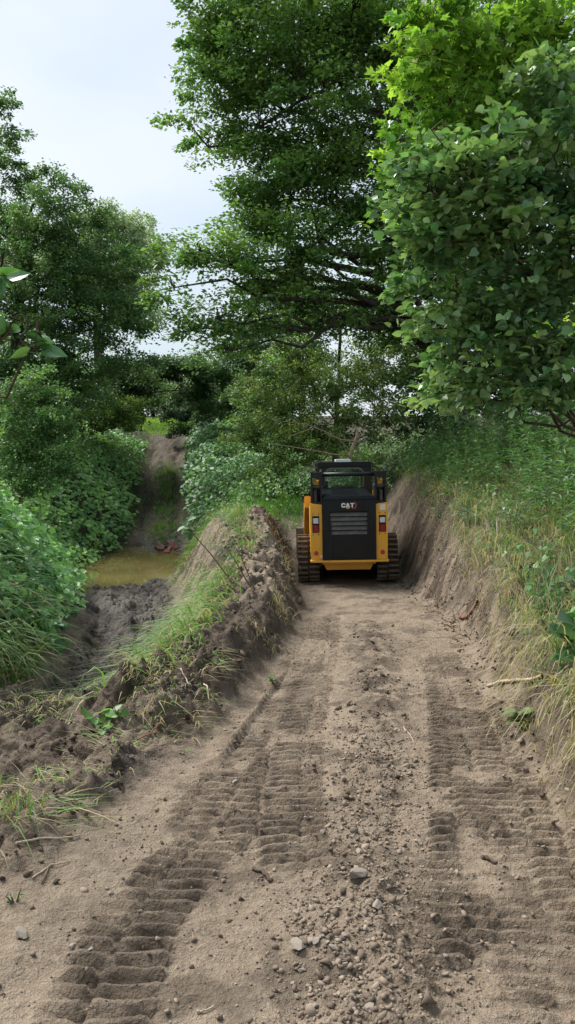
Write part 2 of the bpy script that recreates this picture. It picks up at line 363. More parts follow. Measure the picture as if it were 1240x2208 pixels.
M['sapling'] = bark_material('sapling', (.24, .17, .11), (.38, .29, .20), 20); M['twig'] = bark_material('twig', (.12, .085, .055), (.23, .17, .115), 20); M['palestick'] = bark_material('palestick', (.40, .31, .21), (.56, .46, .34), 30)
M['redroot'] = bark_material('redroot', (.16, .07, .045), (.32, .17, .11), 25); M['root'] = bark_material('root', (.25, .13, .075), (.42, .25, .15), 25)
M['stone'] = paint_material('stone', (.25, .215, .175), (.19, .145, .105), .8, .85, 20, .2)
M['brick'] = paint_material('brick', (.30, .10, .085), (.25, .19, .15), .9, .85, 14, .2)
M['yellow'] = paint_material('yellow', (.82, .41, .03), (.40, .28, .17), .55, .38, 6)
M['black'] = paint_material('black', (.0035, .005, .0075), (.07, .065, .06), .16, .34, 5, .3)
M['frame'] = paint_material('frame', (.006, .008, .011), (.10, .09, .08), .3, .42, 9, .35)
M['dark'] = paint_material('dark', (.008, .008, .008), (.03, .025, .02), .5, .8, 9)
M['slat'] = paint_material('slat', (.085, .080, .076), (.24, .21, .18), .8, .6, 14)
M['rubber'] = paint_material('rubber', (.035, .029, .024), (.16, .118, .085), .85, .85, 12, .2)
M['lug'] = paint_material('lug', (.13, .096, .070), (.235, .175, .125), .9, .9, 16, .2)
M['white'] = paint_material('white', (.72, .74, .74), (.45, .40, .34), .4, .5, 9)
M['redpaint'] = paint_material('redpaint', (.45, .025, .03), (.40, .28, .2), .3, .4, 12)
M['redlens'] = paint_material('redlens', (.26, .010, .018), (.2, .1, .08), .3, .15, 9)
M['whitelens'] = paint_material('whitelens', (.62, .64, .66), (.45, .42, .38), .3, .15, 9)
M['petal'] = paint_material('petal', (.75, .47, .02), (.6, .3, .02), .6, .6, 30, .2)
M['pale'] = paint_material('pale', (.62, .58, .45), (.5, .45, .3), .5, .7, 20, .2)
def glass_material():
    m, t = new_mat('glass'); o = N(t, 'ShaderNodeOutputMaterial'); g = N(t, 'ShaderNodeBsdfGlossy'); g.inputs['Roughness'].default_value = .04; g.inputs[0].default_value = (.85, .95, .92, 1)
    tr = N(t, 'ShaderNodeBsdfTransparent'); tr.inputs[0].default_value = (.80, .93, .88, 1); ms = N(t, 'ShaderNodeMixShader')
    fr = N(t, 'ShaderNodeFresnel'); fr.inputs[0].default_value = 1.6; t.links.new(fr.outputs[0], ms.inputs[0]); t.links.new(tr.outputs[0], ms.inputs[1]); t.links.new(g.outputs[0], ms.inputs[2]); t.links.new(ms.outputs[0], o.inputs[0]); return m
M['glass'] = glass_material()
def water_material():
    m, t = new_mat('water'); n = noise(t, 3.0, 3, .5)
    mp_ = N(t, 'ShaderNodeMapping'); mp_.inputs['Scale'].default_value = (1, .45, 1); tcn = t.nodes['tc']; t.links.new(tcn.outputs['Object'], mp_.inputs[0]); t.links.new(mp_.outputs[0], n.inputs['Vector'])
    n2 = noise(t, .8, 3)
    p = finish(t, mixc(t, ramp(t, n2.outputs[0], .35, .65), (.13, .105, .038), (.18, .145, .055)), .035, bump(t, n.outputs[0], .14, .02), spec=.5)
    p.inputs['IOR'].default_value = 1.33; return m
M['water'] = water_material()

# ------------------------------------------------------------------ ground sheet
def graded(segs):
    o = []
    for a, b, s in segs: o.append(np.arange(a, b-1e-6, s))
    return np.concatenate(o)
gx = graded([(-700,-200,250),(-200,-60,40),(-60,-20,5),(-20,-10,.6),(-10,-6,.16),(-6,-3.4,.06),(-3.4,-2.0,.03),(-2.0,2.75,.02),(2.75,3.4,.04),(3.4,6,.12),(6,14,.6),(14,60,5),(60,220,40),(220,701,240)])
gy = graded([(-200,-40,40),(-40,-8,4),(-8,.6,.3),(.6,1.6,.05),(1.6,4.8,.0105),(4.8,6.4,.014),(6.4,9,.024),(9,13,.036),(13,17,.06),(17,26,.1),(26,40,.25),(40,80,1.5),(80,200,12),(200,901,100)])
XX, YY = np.meshgrid(gx, gy); ZZ = H(XX, YY)
zn = zones(XX.ravel(), YY.ravel()); xr_, yr_ = XX.ravel(), YY.ravel()
_, mp_print = prints(xr_, yr_)
soil = np.zeros((XX.size, 3))
nA = fbm(xr_*1.3, yr_*1.3, 90, 4); nB = fbm(xr_*4, yr_*4, 95, 4, .6)
wetm = zn['mud']*(1-sstep(-.1, .5, nB)*.25)
wetm = np.maximum(wetm, zn['churn']*sstep(.30, .55, fbm(xr_*.9+3, yr_*.9, 97, 3))*.8)
wetm = np.maximum(wetm, zn['farpath']*.6*(1-sstep(26, 31, yr_)))
soil[:, 0] = wetm
veg = np.maximum(zn['right']*sstep(.05, .35, zn['right']), zn['left']*.92)
veg = np.maximum(veg, sstep(16.2, 17.5, yr_)*(1-zn['mud'])*(1-zn['farpath']))
soil[:, 1] = np.clip(veg, 0, 1)
cxl = np.interp(yr_, [1.5, 3, 4.5, 6.5, 9, 12], [.22, .33, .52, .72, .95, 1.0])
windrow = np.exp(-((xr_-cxl-.05)/.20)**2)*sstep(4.2, 5.2, yr_+nA*.6)*(1-sstep(8.3, 9.5, yr_))
berm_dark = zn['berm']*sstep(-.25, .25, nA+.9*sstep(9.5, 6.0, yr_)-.35*sstep(9, 12, yr_))
drk = np.maximum.reduce([zn['churn']*(.45+.5*sstep(-.2, .3, nA)), berm_dark*.9, zn['face']*.75*sstep(-.35, .45, nB+.4*nA), windrow*.9*sstep(-.4, .15, nB), zn['path']*mp_print*.68*sstep(-.45, .25, nA), zn['path']*.25*sstep(.1, .6, nA), zn['farpath']*(.85+.15*sstep(-.2, .3, nA))])
nC = fbm(xr_*3.2, yr_*3.2, 98, 4, .6); zc = ZZ.ravel(); ztop = base(bx(9, yr_)+.1, yr_)
topsoil = zn['face']*sstep(-.42, -.12, zc-ztop+.12*nC)*.9                       # dark topsoil layer under the turf
blot = zn['face']*.85*sstep(.0, .3, nC)
drk = np.maximum.reduce([drk, topsoil, blot, zn['path']*.55*sstep(.18, .5, fbm(xr_*2.4, yr_*2.4, 99, 4, .6)), zn['berm']*.8*sstep(.05, .35, nC)])
fr = np.exp(-((xr_-bx(3, yr_)-.3)/.25)**2)+np.exp(-((xr_-bx(4, yr_)+.3)/.25)**2)
soil[:, 0] = np.maximum(soil[:, 0], zn['farpath']*np.clip(fr*.8+.5*sstep(0, .3, nC), 0, .9)*(.25+.5*(1-sstep(23.5, 26, yr_)))); soil[:, 1] = np.maximum(soil[:, 1], zn['farpath']*.6*sstep(-.1, .3, nA)*(1-np.clip(fr, 0, 1)))
soil[:, 2] = np.clip(drk, 0, 1)
nxg, nyg = len(gx), len(gy); idx = np.arange(nxg*nyg).reshape(nyg, nxg)
F = np.stack([idx[:-1, :-1].ravel(), idx[:-1, 1:].ravel(), idx[1:, 1:].ravel(), idx[1:, :-1].ravel()], 1)
ground = np_mesh('ground', np.stack([xr_, yr_, ZZ.ravel()], 1), F, M['soil'], smooth=True, col=soil, colname='soil')
tag(ground, 'tan dirt haul track graded between grassy banks with dark churned mud on the left', 'ground', kind='structure')

# creek water standing in the crossing
wx = np.linspace(-6.4, -1.9, 24); wy = np.linspace(15.0, 23.6, 40); WX, WY = np.meshgrid(wx, wy)
ii = np.arange(WX.size).reshape(WX.shape)
water = np_mesh('water', np.stack([WX.ravel(), WY.ravel(), np.full(WX.size, -1.405)], 1), np.stack([ii[:-1, :-1].ravel(), ii[:-1, 1:].ravel(), ii[1:, 1:].ravel(), ii[1:, :-1].ravel()], 1), M['water'], smooth=True)
tag(water, 'murky olive creek water standing across the old track', 'water', kind='structure')
# ------------------------------------------------------------------ compact track loader
def bxm(bm, x0, x1, y0, y1, z0, z1, bev=0.0):
    r = bmesh.ops.create_cube(bm, size=1.0); vs = r['verts']
    bmesh.ops.scale(bm, vec=(x1-x0, y1-y0, z1-z0), verts=vs); bmesh.ops.translate(bm, vec=((x0+x1)/2, (y0+y1)/2, (z0+z1)/2), verts=vs)
    if bev > 0:
        es = list({e for v in vs for e in v.link_edges}); bmesh.ops.bevel(bm, geom=es, offset=bev, segments=2, affect='EDGES', profile=.6)
def prism(bm, pts, a, b, axis='x', bev=0.0):
    """pts in the plane normal to axis: x -> (y,z), y -> (x,z), z -> (x,y)"""
    def mk(p, t):
        return {'x': (t, p[0], p[1]), 'y': (p[0], t, p[1]), 'z': (p[0], p[1], t)}[axis]
    A = [bm.verts.new(mk(p, a)) for p in pts]; B = [bm.verts.new(mk(p, b)) for p in pts]; n = len(pts)
    fs = [bm.faces.new(A), bm.faces.new(B[::-1])]
    for i in range(n): fs.append(bm.faces.new((A[i], B[i], B[(i+1) % n], A[(i+1) % n])))
    bmesh.ops.recalc_face_normals(bm, faces=fs)
    if bev > 0: bmesh.ops.bevel(bm, geom=list({e for f in fs for e in f.edges}), offset=bev, segments=2, affect='EDGES')
def cyl(bm, c, r, h, axis='x', seg=24, r2=None):
    rot = {'x': Matrix.Rotation(math.pi/2, 4, 'Y'), 'y': Matrix.Rotation(math.pi/2, 4, 'X'), 'z': Matrix.Identity(4)}[axis]
    bmesh.ops.create_cone(bm, cap_ends=True, segments=seg, radius1=r, radius2=r if r2 is None else r2, depth=h, matrix=Matrix.Translation(c) @ rot)
def rrect(x0, x1, z0, z1, r, n=5):
    o = []
    for cx, cz, a0 in ((x1-r, z1-r, 0), (x0+r, z1-r, 90), (x0+r, z0+r, 180), (x1-r, z0+r, 270)):
        for k in range(n+1):
            a = math.radians(a0+90*k/n); o.append((cx+r*math.cos(a), cz+r*math.sin(a)))
    return o
def ring(bm, o, i, a, b):
    """frame between two loops of (x,z) from y=a to y=b"""
    n = len(o)
    vo = [[bm.verts.new((p[0], t, p[1])) for p in o] for t in (a, b)]; vi = [[bm.verts.new((p[0], t, p[1])) for p in i] for t in (a, b)]
    fs = []
    for k in range(n):
        j = (k+1) % n
        fs += [bm.faces.new((vo[0][k], vo[0][j], vi[0][j], vi[0][k])), bm.faces.new((vo[1][k], vi[1][k], vi[1][j], vo[1][j])),
               bm.faces.new((vo[0][k], vo[1][k], vo[1][j], vo[0][j])), bm.faces.new((vi[0][k], vi[0][j], vi[1][j], vi[1][k]))]
    bmesh.ops.recalc_face_normals(bm, faces=fs)
MX, MY = 1.01, 12.28
L = empty('compact_track_loader', (MX, MY, Hs(MX, MY+1.2)+.012), (math.radians(-0.5), math.radians(-1.1), math.radians(-.5)))
tag(L, 'yellow and black compact track loader seen from behind on the dirt track', 'track loader')
def part(name, mat, parent, fn, smooth=False):
    bm = bmesh.new(); fn(bm); return bm_obj(name, bm, M[mat], parent, smooth)
# chassis
def f(bm):
    bxm(bm, -.44, .44, .06, 2.35, .36, .95, .02)
    prism(bm, [(-.44, .40), (.44, .40), (.36, .24), (-.36, .24)], .25, 2.0, 'y')
part('chassis', 'yellow', L, f)
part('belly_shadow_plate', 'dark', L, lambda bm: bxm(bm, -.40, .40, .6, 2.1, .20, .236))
# rear yellow corner panels
for s in (-1, 1):
    def f(bm):
        prism(bm, [(s*.432, .44), (s*.432, 1.335), (s*.62, 1.36), (s*.625, 1.2), (s*.618, .44)], 0.0, .06, 'y', .006)
        prism(bm, [(0.065, .5), (.9, .62), (.9, 1.25), (.065, 1.345)], s*.60, s*.622, 'x', .003)
    p = part('corner_panel', 'yellow', L, f)
    q = part('lamp_housing', 'dark', p, lambda bm: bxm(bm, s*.535-.056, s*.535+.056, -.008, .02, .885, 1.155, .004))
    part('work_lamp', 'whitelens', q, lambda bm: bxm(bm, s*.535-.042, s*.535+.042, -.018, .0, 1.035, 1.12, .006))
    part('tail_lamp', 'redlens', q, lambda bm: bxm(bm, s*.535-.042, s*.535+.042, -.018, .0, .895, 1.005, .006))
    part('reflector', 'redpaint', p, lambda bm: cyl(bm, (s*.535, -.006, .555), .036, .014, 'y', 20))
    for dx, dz in ((-.045, 1.19), (.045, 1.19), (-.045, .855), (.045, .855)):
        part('bolt', 'dark', p, lambda bm: cyl(bm, (s*.535+dx, -.003, dz), .008, .012, 'y', 8))
part('warning_decal', 'white', L, lambda bm: bxm(bm, .50, .585, -.004, .004, 1.235, 1.325))
part('small_decal', 'white', L, lambda bm: bxm(bm, -.47, -.436, -.006, .004, .475, .52))
# rear engine door with recessed louvres
def f(bm):
    Y0, Y1 = -.045, .05
    o = [(-.428, .445), (.428, .445), (.428, 1.41), (-.428, 1.41)]; i = [(-.285, .855), (.285, .855), (.305, 1.225), (-.305, 1.225)]
    ring(bm, o, i, Y0, Y1)
D = part('engine_door', 'black', L, f)
part('grille_recess', 'dark', D, lambda bm: bxm(bm, -.31, .31, .02, .045, .84, 1.24))
for k in range(5):
    z = .885+k*.074; hw = .285+.02*(k/4)
    part('louvre_slat', 'slat', D, lambda bm: prism(bm, [(-.040, z-.030), (-.010, z+.026), (.010, z+.034), (.012, z+.020), (-.034, z-.034)], -hw, hw, 'x'))
part('door_latch', 'frame', D, lambda bm: bxm(bm, .335, .375, -.062, -.04, .93, 1.03, .006))
part('lower_panel', 'black', D, lambda bm: bxm(bm, -.26, .26, -.054, -.044, .47, .835, .004))
part('door_seam', 'frame', D, lambda bm: bxm(bm, .287, .295, -.052, -.042, .46, 1.40))
# emblem: white letters with a red hexagon behind the last of them
def letters(bm):
    h = .072; y0, y1 = -.052, -.043
    def P(pts, dx): prism(bm, [(dx+a*h, 1.288+b*h) for a, b in pts], y0, y1, 'y')
    P([(.25,0),(.72,0),(.92,.16),(.92,.36),(.62,.36),(.62,.27),(.36,.27),(.30,.34),(.30,.66),(.36,.73),(.62,.73),(.62,.64),(.92,.64),(.92,.84),(.72,1),(.25,1),(.02,.8),(.02,.2)], -.125)
    P([(0,0),(.30,0),(.38,.24),(.64,.24),(.72,0),(1.02,0),(.70,1),(.32,1)], -.057)
    P([(.30,0),(.62,0),(.62,.74),(.90,.74),(.90,1),(.02,1),(.02,.74),(.30,.74)], .018)
E = part('emblem', 'white', D, letters)
part('emblem_hexagon', 'redpaint', D, lambda bm: prism(bm, [(.050, 1.266), (.098, 1.266), (.128, 1.324), (.100, 1.380), (.086, 1.380), (.108, 1.324), (.086, 1.280), (.050, 1.280)], -.0505, -.043, 'y'))
part('emblem_triangle', 'yellow', D, lambda bm: prism(bm, [(-.048, 1.268), (.008, 1.268), (-.02, 1.300)], -.0535, -.043, 'y'))
# rear bumper ledge
part('bumper', 'yellow', L, lambda bm: bxm(bm, -.63, .63, -.055, .10, .405, .438, .006))
# hood
def f(bm):
    a = [(-.40, -.02, 1.465), (.40, -.02, 1.465), (.34, 1.02, 1.56), (-.40, 1.02, 1.56)]; b = [(-.432, -.046, 1.412), (.432, -.046, 1.412), (.40, 1.02, 1.412), (-.432, 1.02, 1.412)]
    A = [bm.verts.new(v) for v in a]; B = [bm.verts.new(v) for v in b]; bm.faces.new(A); bm.faces.new(B[::-1])
    for k in range(4): bm.faces.new((A[k], B[k], B[(k+1) % 4], A[(k+1) % 4]))
    bmesh.ops.recalc_face_normals(bm, faces=bm.faces[:]); bmesh.ops.bevel(bm, geom=bm.edges[:], offset=.008, segments=2, affect='EDGES')
Hd = part('hood', 'black', L, f)
for k in range(6):
    yy = .16+k*.12; zz = 1.465+(yy+.02)/1.04*.095
    part('hood_louvre', 'frame', Hd, lambda bm: bxm(bm, -.26, .18, yy, yy+.035, zz-.01, zz+.008))
part('engine_box', 'frame', L, lambda bm: bxm(bm, -.43, .43, .07, 1.05, .9, 1.41))
# cab
def f(bm):
    def post(x0, x1, y0, y1, z0, z1): bxm(bm, x0, x1, y0, y1, z0, z1, .012)
    for s in (-1, 1):
        post(s*.43-.04, s*.43+.04, 1.02, 1.11, 1.0, 1.95); post(s*.43-.035, s*.43+.035, 2.28, 2.35, .55, 1.95)
        bxm(bm, min(s*.405, s*.455), max(s*.405, s*.455), 1.1, 2.3, .7, 1.12)
        for k in range(5): bxm(bm, s*.44-.008, s*.44+.008, 1.1, 2.3, 1.24+k*.13, 1.255+k*.13)     # side guard bars
    bxm(bm, -.43, .43, 1.06, 1.14, 1.0, 1.50)
    bxm(bm, -.42, .42, 1.2, 2.3, .55, .62)
K = part('cab', 'frame', L, f)
def f(bm):
    prism(bm, rrect(-.47, .47, 1.925, 2.0, .036), .99, 2.38, 'y'); bxm(bm, -.462, .462, 1.07, 2.36, 1.88, 1.926); 
R_ = part('cab_roof', 'black', L, f)
part('roof_lid', 'white', R_, lambda bm: prism(bm, rrect(-.14, .13, 1.99, 2.045, .02), 1.15, 1.55, 'y'))
def f(bm): ring(bm, [(-.39, 1.45), (.39, 1.45), (.39, 1.9), (-.39, 1.9)] if False else rrect(-.40, .40, 1.47, 1.922, .02), rrect(-.325, .325, 1.53, 1.89, .10), 1.015, 1.06)
part('rear_window_surround', 'frame', K, f)
part('rear_window_seal', 'slat', K, lambda bm: ring(bm, rrect(-.340, .340, 1.515, 1.905, .112), rrect(-.315, .315, 1.54, 1.88, .095), 1.000, 1.02))
part('rear_window', 'glass', K, lambda bm: prism(bm, rrect(-.327, .327, 1.528, 1.892, .10), 1.03, 1.036, 'y'))
part('windscreen', 'glass', K, lambda bm: bxm(bm, -.38, .38, 2.30, 2.308, .7, 1.85))
part('seat', 'dark', K, lambda bm: (bxm(bm, -.24, .24, 1.35, 1.85, .95, 1.08, .04), bxm(bm, -.22, .22, 1.3, 1.42, 1.05, 1.58, .05)))
part('mirror_bracket', 'frame', K, lambda bm: (bxm(bm, -.36, -.33, .92, .96, 1.5, 1.62, .008), bxm(bm, -.345, -.29, .90, .95, 1.58, 1.68, .015)))
# lift arm towers, tube and arms
for s in (-1, 1):
    c = s*.515
    def f(bm):
        for dx in (-.075, .075):
            prism(bm, [(.02, 1.30), (.02, 1.86), (.08, 1.90), (.24, 1.90), (.30, 1.80), (.36, 1.30)], c+dx-.014, c+dx+.014, 'x', .004)
        bxm(bm, c-.088, c+.088, .03, .16, 1.765, 1.86, .008)
        bxm(bm, c-.088, c+.088, .03, .10, 1.30, 1.38, .006)
    T = part('lift_tower', 'frame', L, f)
    part('pivot_pin', 'slat', T, lambda bm: cyl(bm, (c, .15, 1.62), .035, .22, 'x'))
    part('lift_link', 'yellow', T, lambda bm: prism(bm, [(.14, 1.62), (.13, 1.71), (.2, 1.73), (.5, 1.45), (.45, 1.35)], c-.04, c+.04, 'x'))
    part('hydraulic_hose', 'dark', T, lambda bm: (cyl(bm, (c-.035, .13, 1.48), .018, .26, 'z', 10), cyl(bm, (c+.03, .16, 1.48), .018, .26, 'z', 10)))
    part('lift_cylinder', 'slat', T, lambda bm: cyl(bm, (c+s*.02, .12, 1.45), .032, .22, 'z', 14))
    xa, xb = sorted((s*.59, s*.70))
    xi, xo = sorted((s*.47, s*.585))
    A_ = part('lift_arm', 'yellow', L, lambda bm: (prism(bm, [(.30, 1.40), (.30, 1.60), (1.0, 1.50), (1.75, 1.24), (1.75, .98), (1.0, 1.22)], xi, xo, 'x', .01),
        prism(bm, [(1.0, 1.22), (1.0, 1.42), (1.75, 1.26), (2.30, 1.06), (2.52, .80), (2.55, .30), (2.36, .26), (2.22, .62), (1.85, .92)], xa, xb, 'x', .01)))
    part('arm_patch', 'redpaint', A_, lambda bm: bxm(bm, xa-.004, xb+.004, 1.15, 1.28, 1.28, 1.34))
part('cross_tube', 'frame', L, lambda bm: cyl(bm, (0, .10, 1.815), .034, 1.06, 'x', 20), True)
def f(bm):
    pr = [(2.55, .12), (2.62, .70), (2.68, .72), (2.75, .15), (3.25, .03), (3.25, .0), (2.70, .0)]
    prism(bm, pr, -.84, .84, 'x')
    for s in (-1, 1): prism(bm, [(2.62, .05), (2.66, .7), (2.9, .55), (3.22, .04)], s*.84-.012, s*.84+.012, 'x')
part('bucket', 'slat', L, f)
# tracks: belt loop with single lugs
def hull_loop(circs, step):
    """outer convex loop round circles (y,z,r), sampled by arc length -> points and outward normals"""
    pts = []
    for a in np.linspace(0, 2*np.pi, 720, endpoint=False):
        d = np.array((math.cos(a), math.sin(a))); best = max(circs, key=lambda c: c[0]*d[0]+c[1]*d[1]+c[2])
        pts.append((best[0]+best[2]*d[0], best[1]+best[2]*d[1]))
    P = np.array(pts); Pc = np.vstack([P, P[:1]]); s = np.r_[0, np.cumsum(np.linalg.norm(np.diff(Pc, axis=0), axis=1))]
    n = int(round(s[-1]/step)); t = np.arange(n)*s[-1]/n
    Q = np.stack([np.interp(t, s, Pc[:, 0]), np.interp(t, s, Pc[:, 1])], 1); tg = unit(np.roll(Q, -1, 0)-np.roll(Q, 1, 0))
    return Q, np.stack([tg[:, 1], -tg[:, 0]], 1), tg
CIRC = [(.52, .26, .23), (1.98, .27, .24), (.62, .57, .20)]
for s in (-1, 1):
    xa, xb = sorted((s*.475, s*.835)); T = None
    Q, Nn, Tg = hull_loop(CIRC, .045)
    def f(bm):
        n = len(Q); rings = []
        for off in (0, -.035):
            for x in (xa, xb): rings.append([bm.verts.new((x, Q[k, 0]+Nn[k, 0]*off, Q[k, 1]+Nn[k, 1]*off)) for k in range(n)])
        for k in range(n):
            j = (k+1) % n
            for a, b in ((0, 1), (1, 3), (3, 2), (2, 0)): bm.faces.new((rings[a][k], rings[b][k], rings[b][j], rings[a][j]))
        bmesh.ops.recalc_face_normals(bm, faces=bm.faces[:])
    T = part('track', 'rubber', L, f, True)
    Q2, N2, T2 = hull_loop(CIRC, .088)
    bm = bmesh.new()
    for a, b, o in ((xa+.004, (xa+xb)/2-.012, 0.0), ((xa+xb)/2+.012, xb-.004, .012)):
        prism(bm, [(o-.020, -.004), (o+.020, -.004), (o+.014, .026), (o-.014, .026)], a, b, 'x')
    lug_me = bpy.data.meshes.new('lug'); bm.to_mesh(lug_me); bm.free(); lug_me.materials.append(M['lug'])
    for k in range(len(Q2)):
        o = bpy.data.objects.new('lug', lug_me); link(o, T)
        # local y -> tangent, local z -> outward normal
        y_, z_ = Vector((0, T2[k, 0], T2[k, 1])), Vector((0, N2[k, 0], N2[k, 1])); x_ = y_.cross(z_)
        m4 = Matrix((x_, y_, z_)).transposed().to_4x4()
        if x_.x < 0:
            m4 = Matrix((-x_, -y_, z_)).transposed().to_4x4()
        m4.translation = Vector((0, Q2[k, 0], Q2[k, 1])); o.matrix_local = m4
    for yy, zz, rr in CIRC:
        part('track_wheel', 'frame', T, lambda bm: cyl(bm, ((xa+xb)/2, yy, zz), rr-.042, .30, 'x', 28))
    for yy in (.85, 1.15, 1.45, 1.72):
        part('track_roller', 'frame', T, lambda bm: cyl(bm, ((xa+xb)/2, yy, .13), .085, .26, 'x', 20))
    part('track_frame', 'yellow', L, lambda bm: bxm(bm, s*.60-.09, s*.60+.09, .6, 1.95, .24, .48, .02))
# ------------------------------------------------------------------ leaves, blades, tubes
FOL = np.array((2.05, 1.72, 1.85))          # overall leaf reflectance
def tmpl(pts, faces): return np.array(pts, float), np.array(faces, int)
T_DIAMOND = tmpl([(0,0,0),(.30,.45,.07),(0,1,-.05),(-.30,.45,.07)], [(0,1,2),(0,2,3)])
T_LANCE = tmpl([(0,0,0),(.11,.35,.03),(0,1,-.12),(-.11,.35,.03)], [(0,1,2),(0,2,3)])
_o = [(.0,.0,0),(.26,-.06,.03),(.42,.14,.07),(.42,.40,.08),(.27,.70,.05),(.0,1.0,-.10)]
T_OVATE = tmpl(_o+[(0,.42,-.02)]+[(-a,b,c) for a, b, c in _o[1:5]], [(6,0,1),(6,1,2),(6,2,3),(6,3,4),(6,4,5),(6,5,10),(6,10,9),(6,9,8),(6,8,7),(6,7,0)])
_m = [(0,.0,0),(.20,-.10,.02),(.50,.05,-.06),(.30,.22,.04),(.62,.52,-.06),(.24,.50,.05),(.16,.68,.02),(0,1.05,-.08)]
T_MAPLE = tmpl(_m+[(0,.35,0)]+[(-a,b,c) for a, b, c in _m[1:7]], [(8,i,i+1) for i in range(7)]+[(8,7,14)]+[(8,i,i-1) for i in range(14, 9, -1)]+[(8,9,0)])
_v = [(0,.0,0),(.28,-.14,.03),(.46,.06,.02),(.40,.22,.06),(.58,.42,-.02),(.30,.58,.05),(.0,.92,-.08)]
T_VINE = tmpl(_v+[(0,.28,-.03)]+[(-a,b,c) for a, b, c in _v[1:6]], [(7,i,i+1) for i in range(6)]+[(7,6,12)]+[(7,i,i-1) for i in range(12, 8, -1)]+[(7,8,0)])
_i = [(0,0,0),(.40,.02,.03),(.50,.42,.02),(0,.95,-.06),(-.50,.42,.02),(-.40,.02,.03)]
T_IVY = tmpl(_i, [(0,1,2),(0,2,3),(0,3,4),(0,4,5)])
def frames(nrm, tip):
    n = unit(nrm); t = unit(tip-(tip*n).sum(1, keepdims=True)*n); return np.cross(t, n), t, n
def leaf_arrays(pos, nrm, tip, size, tm, col):
    X, Y, Z = frames(nrm, tip); V0, F0 = tm; n, k = len(pos), len(V0)
    s = size[:, None, None]
    V = pos[:, None, :]+s*(V0[None, :, 0:1]*X[:, None, :]+V0[None, :, 1:2]*Y[:, None, :]+V0[None, :, 2:3]*Z[:, None, :])
    F = F0[None]+(np.arange(n)*k)[:, None, None]
    return V.reshape(-1, 3), F.reshape(-1, 3), np.repeat(col, k, axis=0)
def leaves(name, pos, nrm, tip, size, tm, col, mat, parent=None):
    V, F, cc = leaf_arrays(pos, nrm, tip, size, tm, col); return np_mesh(name, V, F, M[mat], parent, col=cc)
def single_leaves(parent, sel, pos, nrm, tip, size, tm, mat, name='leaf'):
    """the largest leaves in view, each an object of its own sharing one mesh"""
    me = bpy.data.meshes.new(name); me.from_pydata([tuple(p) for p in tm[0]], [], [tuple(int(i) for i in f) for f in tm[1]]); me.materials.append(M[mat])
    X, Y, Z = frames(nrm[sel], tip[sel]); base_inv = np.array(parent.location)
    for q, i in enumerate(sel):
        o = bpy.data.objects.new(name, me); s = float(size[i])
        m4 = Matrix(((X[q, 0]*s, Y[q, 0]*s, Z[q, 0]*s, pos[i, 0]-base_inv[0]), (X[q, 1]*s, Y[q, 1]*s, Z[q, 1]*s, pos[i, 1]-base_inv[1]), (X[q, 2]*s, Y[q, 2]*s, Z[q, 2]*s, pos[i, 2]-base_inv[2]), (0, 0, 0, 1)))
        C.objects.link(o); o.parent = parent; o.matrix_local = m4
def tubes(name, paths, mat, parent=None, sides=6):
    V = []; F = []; off = 0
    for pts, rad in paths:
        P = np.asarray(pts, float); r = np.asarray(rad, float); n = len(P)
        t = unit(np.gradient(P, axis=0)); ref = np.where(np.abs(t[:, 2:3]) > .9, np.array([[1., 0, 0]]), np.array([[0, 0, 1.]]))
        a = unit(np.cross(t, ref)); b = np.cross(t, a); an = np.arange(sides)*2*np.pi/sides
        ringv = P[:, None]+r[:, None, None]*(np.cos(an)[None, :, None]*a[:, None]+np.sin(an)[None, :, None]*b[:, None])
        V.append(ringv.reshape(-1, 3)); q = np.arange(n*sides).reshape(n, sides)+off; q2 = np.roll(q, -1, 1)
        F.append(np.stack([q[:-1].ravel(), q2[:-1].ravel(), q2[1:].ravel(), q[1:].ravel()], 1)); off += n*sides
    V = np.concatenate(V)
    if parent is not None: V = V-np.array(parent.location)
    return np_mesh(name, V, np.concatenate(F), M[mat], parent, smooth=True)
def curve(p0, p1, sag=0., n=6, jit=0., rng=RNG):
    t = np.linspace(0, 1, n)[:, None]; P = p0*(1-t)+p1*t; P = P+np.array((0, 0, 1.))*(sag*4*t*(1-t))
    if jit: P[1:-1] += rng.normal(0, jit, (n-2, 3))
    return P
def blades(roots, hgt, lean, width, droop, col, mat, name, parent=None, seg=3):
    """grass blades: roots (n,3), hgt, lean (n,2) horizontal reach, droop 0..1"""
    n = len(roots); ts = np.linspace(0, 1, seg+1)
    up = np.sqrt(np.maximum(hgt**2-(lean**2).sum(1)*.6, (.25*hgt)**2))
    side = unit(np.stack([-lean[:, 1], lean[:, 0], np.zeros(n)], 1)+1e-6); ang = RNG.uniform(0, np.pi, n)
    side = unit(side*np.cos(ang)[:, None]*.6+np.stack([np.cos(ang), np.sin(ang), 0*ang], 1)*.6)
    V = np.zeros((n, 2*seg+1, 3)); 
    for k, t in enumerate(ts):
        c = roots.copy(); c[:, :2] += lean*(t**1.7)[..., None] if np.ndim(t) else lean*t**1.7
        c[:, 2] += up*(t-droop*t**2.6)
        wd = width*(1-t**1.6)*.5
        if k < seg: V[:, 2*k] = c-side*wd[:, None]; V[:, 2*k+1] = c+side*wd[:, None]
        else: V[:, 2*seg] = c
    f = []
    for k in range(seg-1): f += [(2*k, 2*k+1, 2*k+3), (2*k, 2*k+3, 2*k+2)]
    f.append((2*seg-2, 2*seg-1, 2*seg)); F = np.array(f)[None]+(np.arange(n)*(2*seg+1))[:, None, None]
    return np_mesh(name, V.reshape(-1, 3), F.reshape(-1, 3), M[mat], parent, col=np.repeat(col, 2*seg+1, axis=0))
